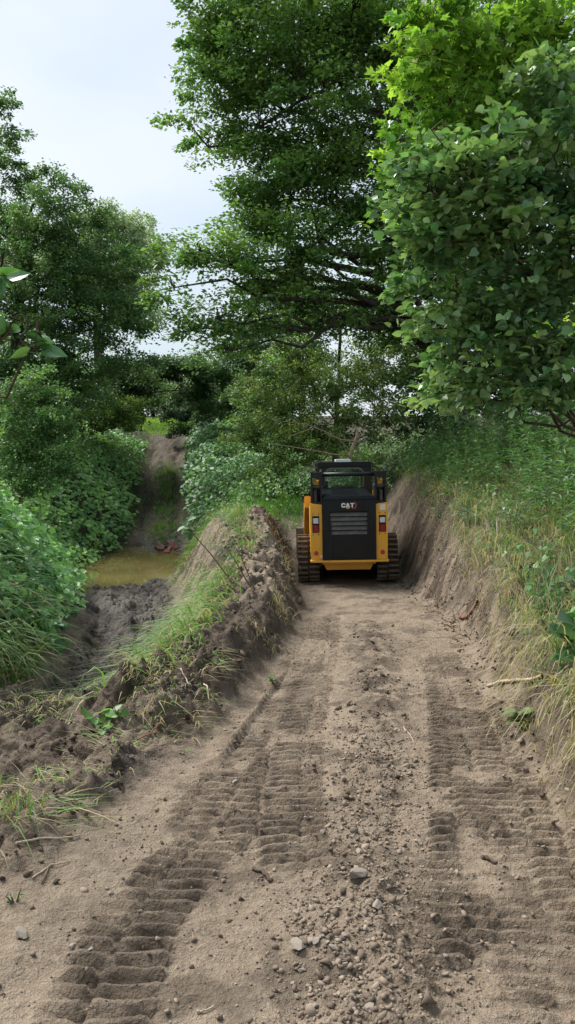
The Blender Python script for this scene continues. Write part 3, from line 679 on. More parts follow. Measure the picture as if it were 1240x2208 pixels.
def colmix(c0, c1, n, extra=None, p=0., sd=.12):
    t = RNG.random(n)[:, None]; c = np.array(c0)*(1-t)+np.array(c1)*t
    if extra is not None:
        m = RNG.random(n) < p; c[m] = np.array(extra)
    return np.clip(c*RNG.normal(1, sd, (n, 1)), .004, .9)
def rand_dirs(n):
    d = RNG.normal(0, 1, (n, 3)); return unit(d)

# ------------------------------------------------------------------ trees
def crown_points(ells, nclump, shell=.5):
    """clump centres spread through a union of ellipsoids (photo direction, distance, radii)"""
    w_ = np.array([(e[3]*e[4]*e[5])**.7 for e in ells]); w_ /= w_.sum(); cnt = np.maximum((w_*nclump).astype(int), 3)
    out_ = []; own = []
    for i, (e, k) in enumerate(zip(ells, cnt)):
        c = W(e[0], e[1], e[2]); d = rand_dirs(k); r = RNG.random(k)**shell
        out_.append(c+d*r[:, None]*np.array(e[3:6])); own += [i]*k
    return np.concatenate(out_), np.array(own)
def make_tree(name, label, basep, top, tr, ells, nclump, nleaf, lsize, c0, c1, tm=T_DIAMOND, clump=.45, flat=.5, mat='leaf', group=None, bark='bark', shell=.45, droop=.3, twigs=160, tilt=.55, singles=None, extra_limbs=(), ccvar=.22, cat='tree', spray=None, dirbias=(0, 0, 0)):
    basep = np.array(basep, float); root = empty(name, basep); tag(root, label, cat, group)
    top = np.array(top, float); k = 10; t = np.linspace(0, 1, k)[:, None]
    tp = basep*(1-t)+top*t; tp[1:-1, :2] += RNG.normal(0, .05*np.linalg.norm(top-basep)/8, (k-2, 2)); tp[0, 2] -= .35
    trunk = [(tp, tr*np.linspace(1.15, .25, k)**1.0)]
    cl, own = crown_points(ells, nclump, shell)
    spr = (1.9*clump) if spray is None else spray
    sdir = (cl-top)*np.array((1, 1, 0)); sdir = unit(unit(sdir)+RNG.normal(0, .55, cl.shape)*np.array((1, 1, .55))+np.array(dirbias)+np.array((0, 0, .05)))
    limbs = []; limb_pts = [tp]
    for i, e in enumerate(ells):
        c = W(e[0], e[1], e[2]); zt = np.clip(c[2]-.35*np.linalg.norm(c[:2]-top[:2])-.6, tp[2, 2], top[2])
        j = np.argmin(np.abs(tp[:, 2]-zt)); P = curve(tp[j], c, sag=.06*np.linalg.norm(c-tp[j]), n=8, jit=.05*np.linalg.norm(c-tp[j])**.7)
        limbs.append((P, np.linspace(max(tr*.28, .016), max(.006, tr*.045), 8))); limb_pts.append(P)
    for P, r0 in extra_limbs:
        P = np.array(P); limbs.append((P, np.linspace(r0, r0*.3, len(P)))); limb_pts.append(P)
    LP = np.concatenate(limb_pts); tw = []
    pick = RNG.permutation(len(cl))[:twigs]
    for i in pick:
        dd = ((LP-cl[i])**2).sum(1)+np.maximum(LP[:, 2]-cl[i, 2], 0)**2*2; q = LP[np.argmin(dd)]
        Pc = curve(q, cl[i], sag=.08, n=5, jit=.04); Pc = np.vstack([Pc, cl[i]+sdir[i]*spr*.3, cl[i]+sdir[i]*spr*.62-np.array((0, 0, droop*spr*.12))])
        tw.append((Pc, np.linspace(max(.006, tr*.05), .0025, 7)))
    tubes('trunk', trunk, bark, root, 10); 
    lo = tubes('limbs', limbs, bark, root, 6)
    if tw: tubes('twigs', tw, bark, root, 4)['kind'] = 'stuff'
    lo['kind'] = 'stuff'
    # leaves in flat, slightly hanging sprays round every clump
    wgt = RNG.gamma(3, 1, len(cl)); wgt /= wgt.sum(); ci = RNG.choice(len(cl), nleaf, p=wgt)
    cs = clump*RNG.uniform(.6, 1.35, len(cl)); ctilt = RNG.normal(0, .25, (len(cl), 2))
    tl = RNG.random(nleaf)**.8; g3 = np.clip(RNG.normal(0, 1, (nleaf, 3)), -1.6, 1.6)
    off = g3*np.stack([cs[ci], cs[ci], cs[ci]*flat], 1)*(.62-.34*tl)[:, None]
    off[:, 2] += off[:, 0]*ctilt[ci, 0]+off[:, 1]*ctilt[ci, 1]
    off += sdir[ci]*(spr*(tl-.35)*(cs[ci]/clump))[:, None]; off[:, 2] -= droop*spr*.55*tl**2
    pos = cl[ci]+off
    outw = off*np.array((1, 1, .3)); outw[:, 2] -= .35*cs[ci]
    nrm = np.array((0, 0, 1.))+RNG.normal(0, tilt, (nleaf, 3)); tip = unit(outw)+RNG.normal(0, .5, (nleaf, 3))
    size = lsize*RNG.uniform(.65, 1.25, nleaf)
    ccol = RNG.random(len(cl))[:, None]; cvar = RNG.normal(1, ccvar, (len(cl), 1)).clip(.5, 1.6)
    col = (np.array(c0)*(1-ccol)+np.array(c1)*ccol)*cvar*FOL; col = np.clip(col[ci]*RNG.normal(1, .16, (nleaf, 1)), .004, .8)
    keep = np.ones(nleaf, bool)
    if singles:
        vis = np.abs(pos[:, 0]/np.maximum(pos[:, 1], .1)) < .39
        dist = np.linalg.norm(pos-np.array((0, 0, CAMZ)), axis=1)/size+np.where(vis, 0, 1e6); sel = np.argsort(dist)[:300]
        single_leaves(root, sel, pos, nrm, tip, size, tm, singles); keep[sel] = False
    V, F_, cc = leaf_arrays(pos[keep]-basep, nrm[keep], tip[keep], size[keep], tm, col[keep])
    o = np_mesh('crown', V, F_, M[mat], root, col=cc); o['kind'] = 'stuff'
    return root
def gp(x, y): return (x, y, Hs(x, y))

# the big spreading tree whose boughs reach over the track from the right
b0 = gp(4.2, 18.8)
limbA = [W(900,330,18.6), W(830,270,18.4), W(790,140,18.2), W(740,160,18), W(700,195,17.8), W(650,215,17.6), W(560,275,17.4)]
limbB = [W(960,560,18.8), W(860,540,18.4), W(760,552,18), W(715,545,17.8), W(690,525,17.6), W(680,480,17.4)]
limbC = [W(930,640,18.8), W(800,590,18.2), W(660,560,17.6), W(600,610,17.2), W(560,640,17), W(520,710,16.8)]
limbD = [W(640,570,17.4), W(560,590,17), W(510,580,16.8), W(470,550,16.6), W(430,540,16.4)]
limbE = [W(870,260,18.4), W(790,300,18.2), W(720,350,18), W(640,360,17.8), W(560,365,17.6)]
make_tree('maple_tree', 'tall spreading tree with layered boughs reaching left over the track behind the loader', b0, (3.6, 18.4, 13.5), .34,
  [(640,40,18,2.4,2.2,1.3),(520,20,18,1.3,1.4,.8),(470,90,18,.7,.9,.55),(440,165,18,.7,.9,.45),(410,270,17.8,.45,.7,.30),(560,190,18,1.4,1.6,1.0),(520,290,18,.9,1.1,.5),(720,260,18,2.0,2,1.6),(570,410,18,1.0,1.2,.6),(640,390,18,1.4,1.6,1.0),(560,480,17.6,.9,1,.35),
   (780,440,18.4,2.0,2,1.5),(640,540,17.4,1.5,1.4,.7),(490,540,16.8,.9,1,.45),(410,545,16.4,.65,.8,.4),(375,620,16.2,.30,.6,.55),(410,710,16.2,.25,.5,.3),(545,600,16.8,.9,.9,.4),(470,690,16.4,.55,.6,.45),(560,690,16.6,.9,.9,.5),(490,760,16.3,.45,.6,.45),
   (820,640,18.4,1.8,1.8,1.2),(700,650,17.6,1.4,1.4,.8),(900,100,19,2.6,2.2,2.0),(1080,160,19.5,2.5,2,2.4),(950,400,19.5,2.2,2,2),(1000,640,19.5,2.2,1.8,1.6),(760,60,19,2,2,1.4)],
  1350, 150000, .108, (.040,.108,.030), (.095,.185,.048), clump=.34, flat=.6, shell=.5, twigs=1350, spray=.85, dirbias=(-.35, -.1, 0), bark='bark', extra_limbs=[(limbA,.09),(limbB,.10),(limbC,.10),(limbD,.05),(limbE,.07)], ccvar=.2)
# near trees at the right edge
b1 = gp(3.35, 8.1)
make_tree('mulberry_tree', 'near broadleaf tree with large glossy leaves filling the right edge of the view', b1, (3.0, 7.9, 5.4), .075,
  [(1080,720,7.6,.75,.7,.40),(1200,760,7.4,.6,.7,.35),(1000,800,7.5,.42,.5,.22),(1150,600,7.6,.8,.7,.45),(980,660,7.6,.45,.5,.30),(1100,480,7.5,.9,.8,.5),(960,530,7.4,.5,.5,.28),(930,420,7.4,.45,.5,.25),(1050,340,7.4,.8,.7,.45),(900,360,7.3,.4,.4,.18),(1180,400,7.4,.7,.7,.6),(900,620,7.4,.22,.4,.16),(1210,560,7.2,.5,.6,.5),(940,850,7.4,.18,.3,.10),(1220,840,7.4,.5,.5,.22),(1120,830,7.5,.5,.5,.2),(1050,860,7.5,.35,.4,.14),(1190,200,7.5,.6,.6,.5)],
  440, 10500, .088, (.050,.125,.054), (.135,.235,.084), tm=T_OVATE, clump=.17, flat=.6, mat='leafgloss', bark='bark2', shell=.6, twigs=420, tilt=.62, singles='mulberry', spray=.42, dirbias=(-.5, -.1, -.12), extra_limbs=[([W(1200,560,7.6),W(1120,556,7.5),W(1080,558,7.4),W(1040,545,7.3)],.014),([W(1180,520,7.6),W(1080,440,7.4),W(1000,370,7.2),W(930,280,7.1)],.016)], ccvar=.16)
b2 = gp(4.3, 8.9)
make_tree('maple_sapling', 'near maple with lime green pointed leaves at the upper right', b2, (3.9, 8.6, 6.6), .09,
  [(1000,90,8.2,.7,.7,.4),(930,150,8.1,.35,.5,.3),(1120,60,8.3,.8,.7,.5),(1080,200,8.2,.8,.7,.4),(980,240,8.1,.5,.5,.3),(1200,130,8.4,.7,.7,.6),(940,60,8.2,.3,.4,.2),(900,330,8.0,.25,.35,.2),(860,370,8.0,.15,.2,.08),(1010,330,8.2,.5,.5,.3),(1200,330,8.4,.6,.6,.4),(870,480,8.2,.2,.3,.15),(1230,700,8.6,.4,.4,.3)],
  250, 5600, .092, (.070,.175,.028), (.17,.31,.045), tm=T_MAPLE, clump=.18, flat=.6, bark='bark2', shell=.6, twigs=250, tilt=.7, singles='mapleleaf', spray=.42, dirbias=(-.5, 0, .25), ccvar=.16)
# trees left of the creek
make_tree('willow_tree', 'dark dense willow thicket of small leaves rising left of the creek', gp(-9.0, 25.5), (-8.6, 25.5, 9.3), .26,
  [(110,470,25,1.6,1.8,1.2),(60,560,25,2.2,2,1.6),(150,600,25,1.8,1.8,1.3),(250,560,25.5,1.2,1.4,.9),(60,690,24.5,2,1.8,1.4),(190,700,24.5,1.9,1.8,1.2),(280,680,25,.9,1.2,.8),(110,390,25,.5,.7,.5),(165,420,25.5,.45,.6,.4),(270,785,25,1.0,1.2,.5),(120,790,24,1.6,1.5,.8),(20,800,24,1.2,1.2,.9),(30,870,24.2,1.3,1.2,.7),(150,860,24,1.2,1.2,.6),(210,480,26,.6,.8,.6)],
  760, 76000, .105, (.032,.085,.030), (.070,.140,.042), clump=.32, flat=.75, shell=.5, twigs=240, tilt=.8)
make_tree('poplar_tree', 'wispy tall tree with feathery crown at the far left edge', gp(-13.2, 29), (-13.0, 29, 13.6), .22,
  [(-10,220,28.5,.7,.7,.5),(20,290,28.5,.65,.7,.4),(-30,330,28.5,1.1,1,.8),(45,400,29,.8,.8,.8),(-40,460,28.5,1.6,1.4,1.2),(30,490,29,1.2,1,1)],
  240, 17000, .12, (.050,.115,.042), (.085,.165,.058), clump=.30, flat=.6, shell=.6, twigs=130)
make_tree('pale_willow_tree', 'pale rounded willow standing behind the dark willow thicket', gp(-11.5, 47), (-11.3, 47, 15.2), .32,
  [(225,490,46,2.0,2,1.5),(290,520,46,1.8,2,1.5),(330,555,47,.9,1.2,.8),(230,600,46,2.4,2,2.2),(285,650,46,1.7,2,2.0),(140,560,46,2.5,2,2)],
  420, 42000, .17, (.11,.185,.10), (.17,.25,.15), clump=.5, flat=1.1, shell=.55, twigs=160, tilt=.8)
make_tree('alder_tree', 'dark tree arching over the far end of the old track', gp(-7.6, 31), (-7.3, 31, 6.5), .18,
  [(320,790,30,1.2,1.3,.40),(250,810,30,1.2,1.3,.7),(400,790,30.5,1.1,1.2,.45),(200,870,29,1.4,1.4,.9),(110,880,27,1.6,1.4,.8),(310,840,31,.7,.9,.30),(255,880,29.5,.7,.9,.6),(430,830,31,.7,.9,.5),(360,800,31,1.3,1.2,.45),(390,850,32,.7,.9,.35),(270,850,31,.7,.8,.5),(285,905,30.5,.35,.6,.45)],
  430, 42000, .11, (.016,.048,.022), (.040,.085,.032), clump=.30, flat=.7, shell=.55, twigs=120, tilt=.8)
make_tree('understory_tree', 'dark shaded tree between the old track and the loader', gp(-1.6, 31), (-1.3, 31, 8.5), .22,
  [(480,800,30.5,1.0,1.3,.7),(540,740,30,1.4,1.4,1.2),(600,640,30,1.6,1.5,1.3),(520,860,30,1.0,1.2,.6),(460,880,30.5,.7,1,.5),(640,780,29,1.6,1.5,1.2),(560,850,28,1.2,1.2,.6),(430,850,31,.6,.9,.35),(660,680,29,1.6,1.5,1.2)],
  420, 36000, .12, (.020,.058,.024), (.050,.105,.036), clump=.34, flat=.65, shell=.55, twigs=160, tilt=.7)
make_tree('thicket_tree', 'yellowish green small leaved thicket tree behind the loader', gp(1.2, 20.5), (1.4, 20.3, 5.4), .09,
  [(650,800,19.5,1.2,1.2,.8),(730,850,19,1.2,1.2,.8),(620,880,19.3,1.0,1.1,.7),(560,940,19.5,.9,1,.6),(700,940,18.5,1.1,1,.6),(600,1020,18.8,.8,.9,.5),(800,780,20,1.4,1.3,1.0),(830,900,18.8,1.0,1,.6),(560,860,20,.8,1,.6),(640,960,18.6,.8,.8,.5),(600,1070,18.3,.45,.6,.25),(780,990,17.8,.6,.6,.35)],
  470, 46000, .075, (.045,.105,.028), (.105,.165,.048), clump=.24, flat=.75, shell=.5, twigs=260, bark='bark2', tilt=.8)
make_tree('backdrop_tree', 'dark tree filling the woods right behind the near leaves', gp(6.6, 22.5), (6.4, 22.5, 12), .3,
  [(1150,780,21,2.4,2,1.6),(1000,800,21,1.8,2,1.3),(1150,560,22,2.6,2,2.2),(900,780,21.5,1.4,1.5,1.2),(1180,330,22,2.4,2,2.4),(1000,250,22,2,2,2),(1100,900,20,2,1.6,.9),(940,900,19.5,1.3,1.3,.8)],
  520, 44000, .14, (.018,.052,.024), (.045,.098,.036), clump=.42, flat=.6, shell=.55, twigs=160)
make_tree('field_edge_tree', 'distant tree at the edge of the bright field beyond the track', gp(-17, 62), (-17, 62, 9.5), .3,
  [(180,830,60,4,3,2.4),(260,850,62,3,3,1.6),(330,848,63,2,2,1.2),(60,800,60,5,3,4)], 260, 26000, .26, (.06,.13,.05), (.11,.19,.07), clump=.8, flat=.8, twigs=40)
make_tree('field_edge_tree', 'distant tree beyond the field right of the bright gap', gp(-7.5, 66), (-7.5, 66, 9.5), .3,
  [(420,840,64,3.0,3,2.0),(520,800,64,4,3,3.0),(460,870,62,2,2,1.4),(380,855,63,1.6,2,1.0),(600,830,64,4,3,2.5)], 260, 26000, .26, (.055,.12,.045), (.10,.18,.06), clump=.8, flat=.8, twigs=40)
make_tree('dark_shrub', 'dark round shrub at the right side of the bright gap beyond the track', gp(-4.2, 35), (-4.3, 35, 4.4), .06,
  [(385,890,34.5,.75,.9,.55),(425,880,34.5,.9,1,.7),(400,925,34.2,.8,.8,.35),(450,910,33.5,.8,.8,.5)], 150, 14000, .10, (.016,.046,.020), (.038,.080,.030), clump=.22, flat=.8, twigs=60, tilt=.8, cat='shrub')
make_tree('elder_shrub', 'leafy light green shrub rising behind the near vine mound', gp(-6.3, 18), (-6.2, 18, 2.6), .05,
  [(80,880,17.5,.75,.8,.6),(60,830,17.5,.5,.6,.4),(120,920,17.3,.7,.7,.45),(20,910,17.5,.7,.7,.5),(70,960,17.2,.7,.7,.4),(130,985,17,.6,.6,.35),(20,985,17,.7,.7,.4),(85,800,17.6,.25,.3,.2),(80,1030,16.6,.6,.5,.3),(30,1040,16.6,.6,.5,.3)], 270, 20000, .075, (.040,.105,.035), (.085,.17,.052), clump=.20, flat=.8, twigs=120, tilt=.7, bark='bark2', cat='shrub')
make_tree('gap_shrub', 'thin yellowish green shrub left of the bright gap over the old track', gp(-7.6, 28.5), (-7.5, 28.5, 4.2), .05,
  [(235,880,28,.8,.9,.6),(270,905,28,.6,.8,.45),(200,910,27.5,.7,.8,.5),(285,870,28.5,.35,.5,.35)], 150, 9000, .085, (.055,.115,.030), (.11,.19,.045), clump=.22, flat=.8, twigs=80, tilt=.8, bark='bark2', cat='shrub')
for u0, lab in ((150, 'distant hedge tree left of the bright gap'), (330, 'distant hedge tree straight behind the bright gap'), (480, 'distant hedge tree behind the dark shrub')):
    c = W(u0, 900, 74); make_tree('hedge_tree', lab, gp(c[0], 74), (c[0], 74, 9.0), .2, [(u0-70,868,74,3,2,2.2),(u0,862,74,3.4,2,2.4),(u0+70,868,74,3,2,2.2)], 120, 9000, .34, (.06,.125,.045), (.11,.19,.06), clump=.9, flat=.9, twigs=30, group='distant hedge trees')
# overhanging branch that reaches in from the left edge
b3 = gp(-2.75, 4.35)
make_tree('overhanging_sapling', 'blurred large leaved branch reaching in from the left edge', b3, (-2.55, 4.25, 3.4), .035,
  [(-60,600,4.1,.20,.15,.05),(10,598,4.0,.10,.08,.015),(-70,680,4.0,.15,.15,.08),(-10,690,3.95,.08,.08,.05),(20,720,3.9,.10,.08,.035),(60,755,3.85,.05,.05,.015),(-100,780,4.0,.2,.2,.1)],
  26, 90, .115, (.030,.095,.034), (.12,.23,.04), tm=T_OVATE, clump=.045, flat=.5, mat='leafgloss', bark='bark2', twigs=26, tilt=.6, singles='mulberry')
# ------------------------------------------------------------------ ground plants
def scatter(n, x0, x1, y0, y1, dens):
    x = RNG.uniform(x0, x1, n); y = RNG.uniform(y0, y1, n); k = RNG.random(n) < np.clip(dens(x, y), 0, 1); return x[k], y[k]
def roots(x, y, dz=-.01): return np.stack([x, y, H(x, y)+dz], 1)
def veg_leaves(name, label, cat, x, y, zoff, up, tm, size, c0, c1, mat='leaf', singles=None, tilt=.45, outward=(0, 0), extra=None, p=0.):
    g = H(x, y); e = .06; gxn = (H(x+e, y)-H(x-e, y))/(2*e); gyn = (H(x, y+e)-H(x, y-e))/(2*e)
    n0 = unit(np.stack([-gxn, -gyn, np.ones_like(x)], 1)); pos = np.stack([x, y, g], 1)+n0*zoff[:, None]
    pos[:, 2] += up
    n = len(x); nrm = unit(n0*.6+np.array((outward[0], outward[1], .7)))+RNG.normal(0, tilt, (n, 3)); tip = n0*np.array((1, 1, 0))+np.array((0, 0, -.5))+RNG.normal(0, .55, (n, 3))+np.array((.2*outward[0], -.4, 0))
    sz = size*RNG.uniform(.55, 1.3, n)
    cn = fbm(x*1.3, y*1.3, 200, 3)[:, None]; t = np.clip(.5+cn*.6+RNG.normal(0, .22, (n, 1)), 0, 1); col = (np.array(c0)*(1-t)+np.array(c1)*t)*FOL
    col = np.clip(col*RNG.normal(1, .15, (n, 1)), .004, .8)
    if extra is not None: m = RNG.random(n) < p; col[m] = np.array(extra)
    keep = np.ones(n, bool); root = None
    if singles:
        root = empty(name, (float(x.mean()), float(y.mean()), Hs(x.mean(), y.mean()))); tag(root, label, cat)
        vis = (np.abs(pos[:, 0]/pos[:, 1]) < .385)
        dist = np.linalg.norm(pos-np.array((0, 0, CAMZ)), axis=1)/sz-zoff*6+np.where(vis, 0, 1e6); sel = np.argsort(dist)[:300]
        single_leaves(root, sel, pos, nrm, tip, sz, tm, singles); keep[sel] = False
        V, F_, cc = leaf_arrays(pos[keep]-np.array(root.location), nrm[keep], tip[keep], sz[keep], tm, col[keep])
        o = np_mesh('foliage', V, F_, M[mat], root, col=cc); o['kind'] = 'stuff'; return root
    o = leaves(name, pos, nrm, tip, sz, tm, col, mat); return tag(o, label, cat, kind='stuff')

# vine-smothered mound left of the mud
x, y = scatter(36000, -7.5, -1.9, 6.9, 16.5, lambda x, y: (1-sstep(bx(3, y)-.55+.25*fbm(x*1.5, y*1.5, 210, 2), bx(3, y)-.05, x))*sstep(6.7, 7.6, y+.5*fbm(x*2, y*2, 211, 2))*np.where(x < -4.5, .55, 1))
n = len(x); bulge = .30+.22*fbm(x*.9, y*.9, 212, 3)+.14*fbm(x*2.6, y*2.6, 213, 2)
veg_leaves('vine_mound', 'bright green vine with lobed leaves smothering the near left bank', 'vine', x, y, np.maximum(bulge, .05)*RNG.random(n)**.45, .02*RNG.random(n), T_VINE, .10, (.052,.155,.048), (.135,.29,.095), singles='vineleaf', tilt=.40, outward=(.25, -.25))
# vines trailing down the cut edge of the mound
x = []; y = []
tr_pos = []; 
for k in range(70):
    yy = RNG.uniform(7.2, 13.5); xx = float(bx(3, yy))-.42+RNG.normal(0, .10); z0 = float(base(xx, yy))+RNG.uniform(.1, .5); ln = RNG.uniform(.3, 1.0)
    q = int(ln*26); t = RNG.random(q); tr_pos.append(np.stack([xx+.22*np.sqrt(t)+RNG.normal(0, .06, q), yy+RNG.normal(0, .07, q), z0-ln*t], 1))
tp_ = np.concatenate(tr_pos); n = len(tp_)
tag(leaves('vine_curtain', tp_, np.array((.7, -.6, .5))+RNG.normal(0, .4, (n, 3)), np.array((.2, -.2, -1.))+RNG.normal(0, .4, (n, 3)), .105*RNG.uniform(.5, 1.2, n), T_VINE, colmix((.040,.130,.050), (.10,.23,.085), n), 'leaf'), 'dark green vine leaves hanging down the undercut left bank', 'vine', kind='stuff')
# long grass and reeds at the near foot of the mound
x, y = scatter(9000, -4.6, -1.7, 5.3, 8.8, lambda x, y: (1-sstep(bx(3, y)-.25, bx(3, y)+.03, x))*sstep(5.5, 6.0, y)*(1-.75*sstep(7.0, 8.2, y)))
n = len(x); hg = RNG.uniform(.35, .95, n); ln = np.stack([hg*RNG.normal(.38, .28, n), hg*RNG.normal(-.30, .28, n)], 1)
tag(blades(roots(x, y), hg, ln, RNG.uniform(.010, .024, n), RNG.uniform(.4, 1.1, n), colmix((.06,.15,.035), (.14,.25,.065), n, (.36,.29,.17), .22), 'grass', 'reed_grass', seg=5), 'long drooping reed grass with straw stems at the foot of the left vine bank', 'grass', kind='stuff')
# leafy cover between the reeds
x, y = scatter(7000, -5, -1.9, 5.7, 8.4, lambda x, y: (1-sstep(bx(3, y)-.5, bx(3, y)-.12, x))*.8)
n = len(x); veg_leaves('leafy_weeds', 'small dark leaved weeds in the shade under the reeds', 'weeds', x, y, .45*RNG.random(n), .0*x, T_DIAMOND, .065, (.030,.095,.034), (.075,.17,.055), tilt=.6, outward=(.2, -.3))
# vine bank on the far left of the water
x, y = scatter(26000, -10.5, -4.2, 15.5, 34, lambda x, y: (1-sstep(bx(3, y)-.45+.3*fbm(x, y, 214, 2), bx(3, y)-.05, x))*np.where(x < -7.5, .5, 1))
n = len(x); bulge = .35+.30*fbm(x*.8, y*.8, 215, 3)
veg_leaves('vine_bank', 'light green vine cover sloping down to the water on the left', 'vine', x, y, np.maximum(bulge, .04)*RNG.random(n)**.5, .0*x, T_IVY, .115, (.058,.165,.052), (.145,.29,.088), tilt=.42, outward=(.2, -.25))
# vine bank right of the old track
x, y = scatter(24000, -3.9, .6, 21.0, 33, lambda x, y: sstep(bx(4, y)+.15, bx(4, y)+.7, x)*sstep(21.5, 23.5, y-.5*x+fbm(x, y, 216, 2)-1.2))
n = len(x); bulge = .40+.30*fbm(x*.8, y*.8, 217, 3)
veg_leaves('vine_bank', 'green vine heap on the right shoulder of the old track', 'vine', x, y, np.maximum(bulge, .04)*RNG.random(n)**.5, .0*x, T_IVY, .115, (.045,.135,.050), (.110,.24,.085), tilt=.42, outward=(-.2, -.3))
# shrub of light leaves by the vine heap, small-leaved low scrub in front of the woods
x, y = scatter(24000, -2.2, 4.5, 16.3, 24, lambda x, y: sstep(16.3, 17.6, y+.4*fbm(x, y, 218, 2))*sstep(-1.9, -.6, x+.22*(y-17))*np.where(y > 20, .5, 1))
n = len(x); bulge = .55+.5*fbm(x*.9, y*.9, 219, 3)
veg_leaves('scrub', 'low leafy scrub growing behind the loader below the woods', 'scrub', x, y, np.maximum(bulge, .05)*RNG.random(n)**.6, .0*x, T_DIAMOND, .085, (.040,.110,.036), (.105,.20,.066), tilt=.6, outward=(0, -.3))
# grass on the slope above the water and in the middle of the old track
def grass(name, label, x, y, h0, h1, c0, c1, straw=.05, lean=(0, 0), ls=.3, wd=(.004, .009), droop=(.1, .7), seg=3, sc=(.36,.30,.17)):
    n = len(x); tuft = sstep(-.5, .5, fbm(x*2.2, y*2.2, 260, 3)); hg = (h0+(h1-h0)*RNG.random(n))*(.6+.65*tuft)
    ca_ = 1.1*ls*pn(x*2.3, y*2.3, 261)*1.6; cb_ = 1.1*ls*pn(x*2.3, y*2.3, 262)*1.6
    l2 = np.stack([hg*(RNG.normal(lean[0], ls*.75, n)+ca_), hg*(RNG.normal(lean[1], ls*.75, n)+cb_)], 1)
    cl_ = colmix(np.array(c0)*1.2, np.array(c1)*1.2, n, sc, straw); o = blades(roots(x, y), hg, l2, RNG.uniform(*wd, n), RNG.uniform(*droop, n), cl_, 'grass', name, seg=seg)
    return tag(o, label, 'grass', kind='stuff')
x, y = scatter(34000, -4.2, .3, 15.8, 25, lambda x, y: sstep(bx(4, y)+.25, bx(4, y)+.6, x)*(1-sstep(22.3, 24, y-.5*x-1.0))*sstep(15.6, 16.4, y+.6*fbm(x, y, 220, 2)))
grass('grass', 'fresh green grass on the slope above the water', x, y, .15, .42, (.070,.19,.035), (.15,.31,.070), .03, wd=(.008, .018), ls=.4)
x, y = scatter(22000, -6.2, -3.0, 22.3, 34, lambda x, y: np.exp(-((x-(bx(3, y)*.42+bx(4, y)*.58))/.42)**2)*(1-sstep(29, 32, y))*sstep(22.3, 23.2, y))
grass('grass', 'grass strip growing between the ruts of the old track', x, y, .10, .32, (.070,.18,.035), (.14,.28,.060), .08, wd=(.010, .02), ls=.4)
x, y = scatter(26000, -16, -2, 34, 60, lambda x, y: sstep(36, 39, y+.5*fbm(x*.5, y*.5, 221, 2))*(.35+.65*(y < 48)))
grass('grass', 'bright lime grass in the open field beyond the trees', x, y, .15, .40, (.13,.27,.040), (.22,.36,.060), .04, wd=(.03, .06), ls=.4)
# shaded grass edging the old track
x, y = scatter(9000, -8.5, -2.4, 24, 36, lambda x, y: np.maximum(np.exp(-((x-bx(3, y)+.1)/.35)**2), np.exp(-((x-bx(4, y)-.25)/.3)**2)))
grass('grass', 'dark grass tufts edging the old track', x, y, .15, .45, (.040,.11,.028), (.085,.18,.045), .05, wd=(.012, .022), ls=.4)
# grass on the berm: mostly its left side and crest
def berm_d(x, y):
    c = bx(5, y); b = bx(4, y); d = sstep(b-.05, b+.12, x)*(1-sstep(c+.02, c+.28, x))*sstep(5.5, 6.6, y-.8*(x+1.1))*(1-.9*sstep(9.8, 10.6, y)*(1-sstep(15, 15.8, y)))
    crest = np.exp(-((x-(bx(5, y)*.45+bx(6, y)*.55)+.1)/.17)**2)*sstep(10.2, 11, y)*(1-sstep(15.6, 16.5, y))*.8
    return np.maximum(d, crest)
x, y = scatter(20000, -2.8, .2, 5.2, 16, berm_d)
grass('grass', 'long green and straw grass sprawling down the left side of the dirt berm', x, y, .18, .52, (.065,.17,.035), (.16,.29,.075), .30, lean=(-.60, -.40), ls=.42, wd=(.009, .020), droop=(.4, 1.2), seg=4, sc=(.42,.36,.21))
x, y = scatter(2600, -.6, .35, 6.2, 13, lambda x, y: np.exp(-((x-bx(6, y)-.10)/.10)**2)*sstep(-.15, .25, fbm(x*1.5, y*1.5, 223, 3)))
grass('grass', 'straw coloured roots and grass hanging from the right edge of the berm', x, y, .15, .42, (.30,.26,.14), (.44,.37,.23), .5, lean=(.35, -.25), ls=.3, wd=(.003, .007), droop=(.6, 1.5), seg=4)
x, y = scatter(20000, -2.9, -.5, 3.2, 6.8, lambda x, y: (sstep(5.0, 5.5, y)*(1-sstep(6.0, 6.5, y))*sstep(-.1, .35, fbm(x*1.6, y*1.6, 224, 3))*.7+.4*sstep(-.05, .4, fbm(x*1.2+4, y*1.2, 226, 3)))*(1-sstep(bx(7, y)-.3, bx(7, y)-.1, x)))
grass('grass', 'trampled grass and cut straw lying on the churned soil at left', x, y, .06, .20, (.09,.20,.045), (.17,.30,.075), .6, ls=1.0, wd=(.006, .012), droop=(.7, 1.0), seg=3, sc=(.40,.34,.20))
x, y = scatter(600, -1.75, -1.0, 3.0, 3.75, lambda x, y: np.exp(-(((x+1.30)/.12)**2+((y-3.38)/.16)**2)))
grass('grass_tuft', 'uprooted grass tuft at the left edge of the foreground', x, y, .15, .35, (.05,.13,.035), (.12,.22,.055), .3, lean=(.2, -.5), ls=.35, wd=(.005, .010), droop=(.6, 1.2), seg=4)
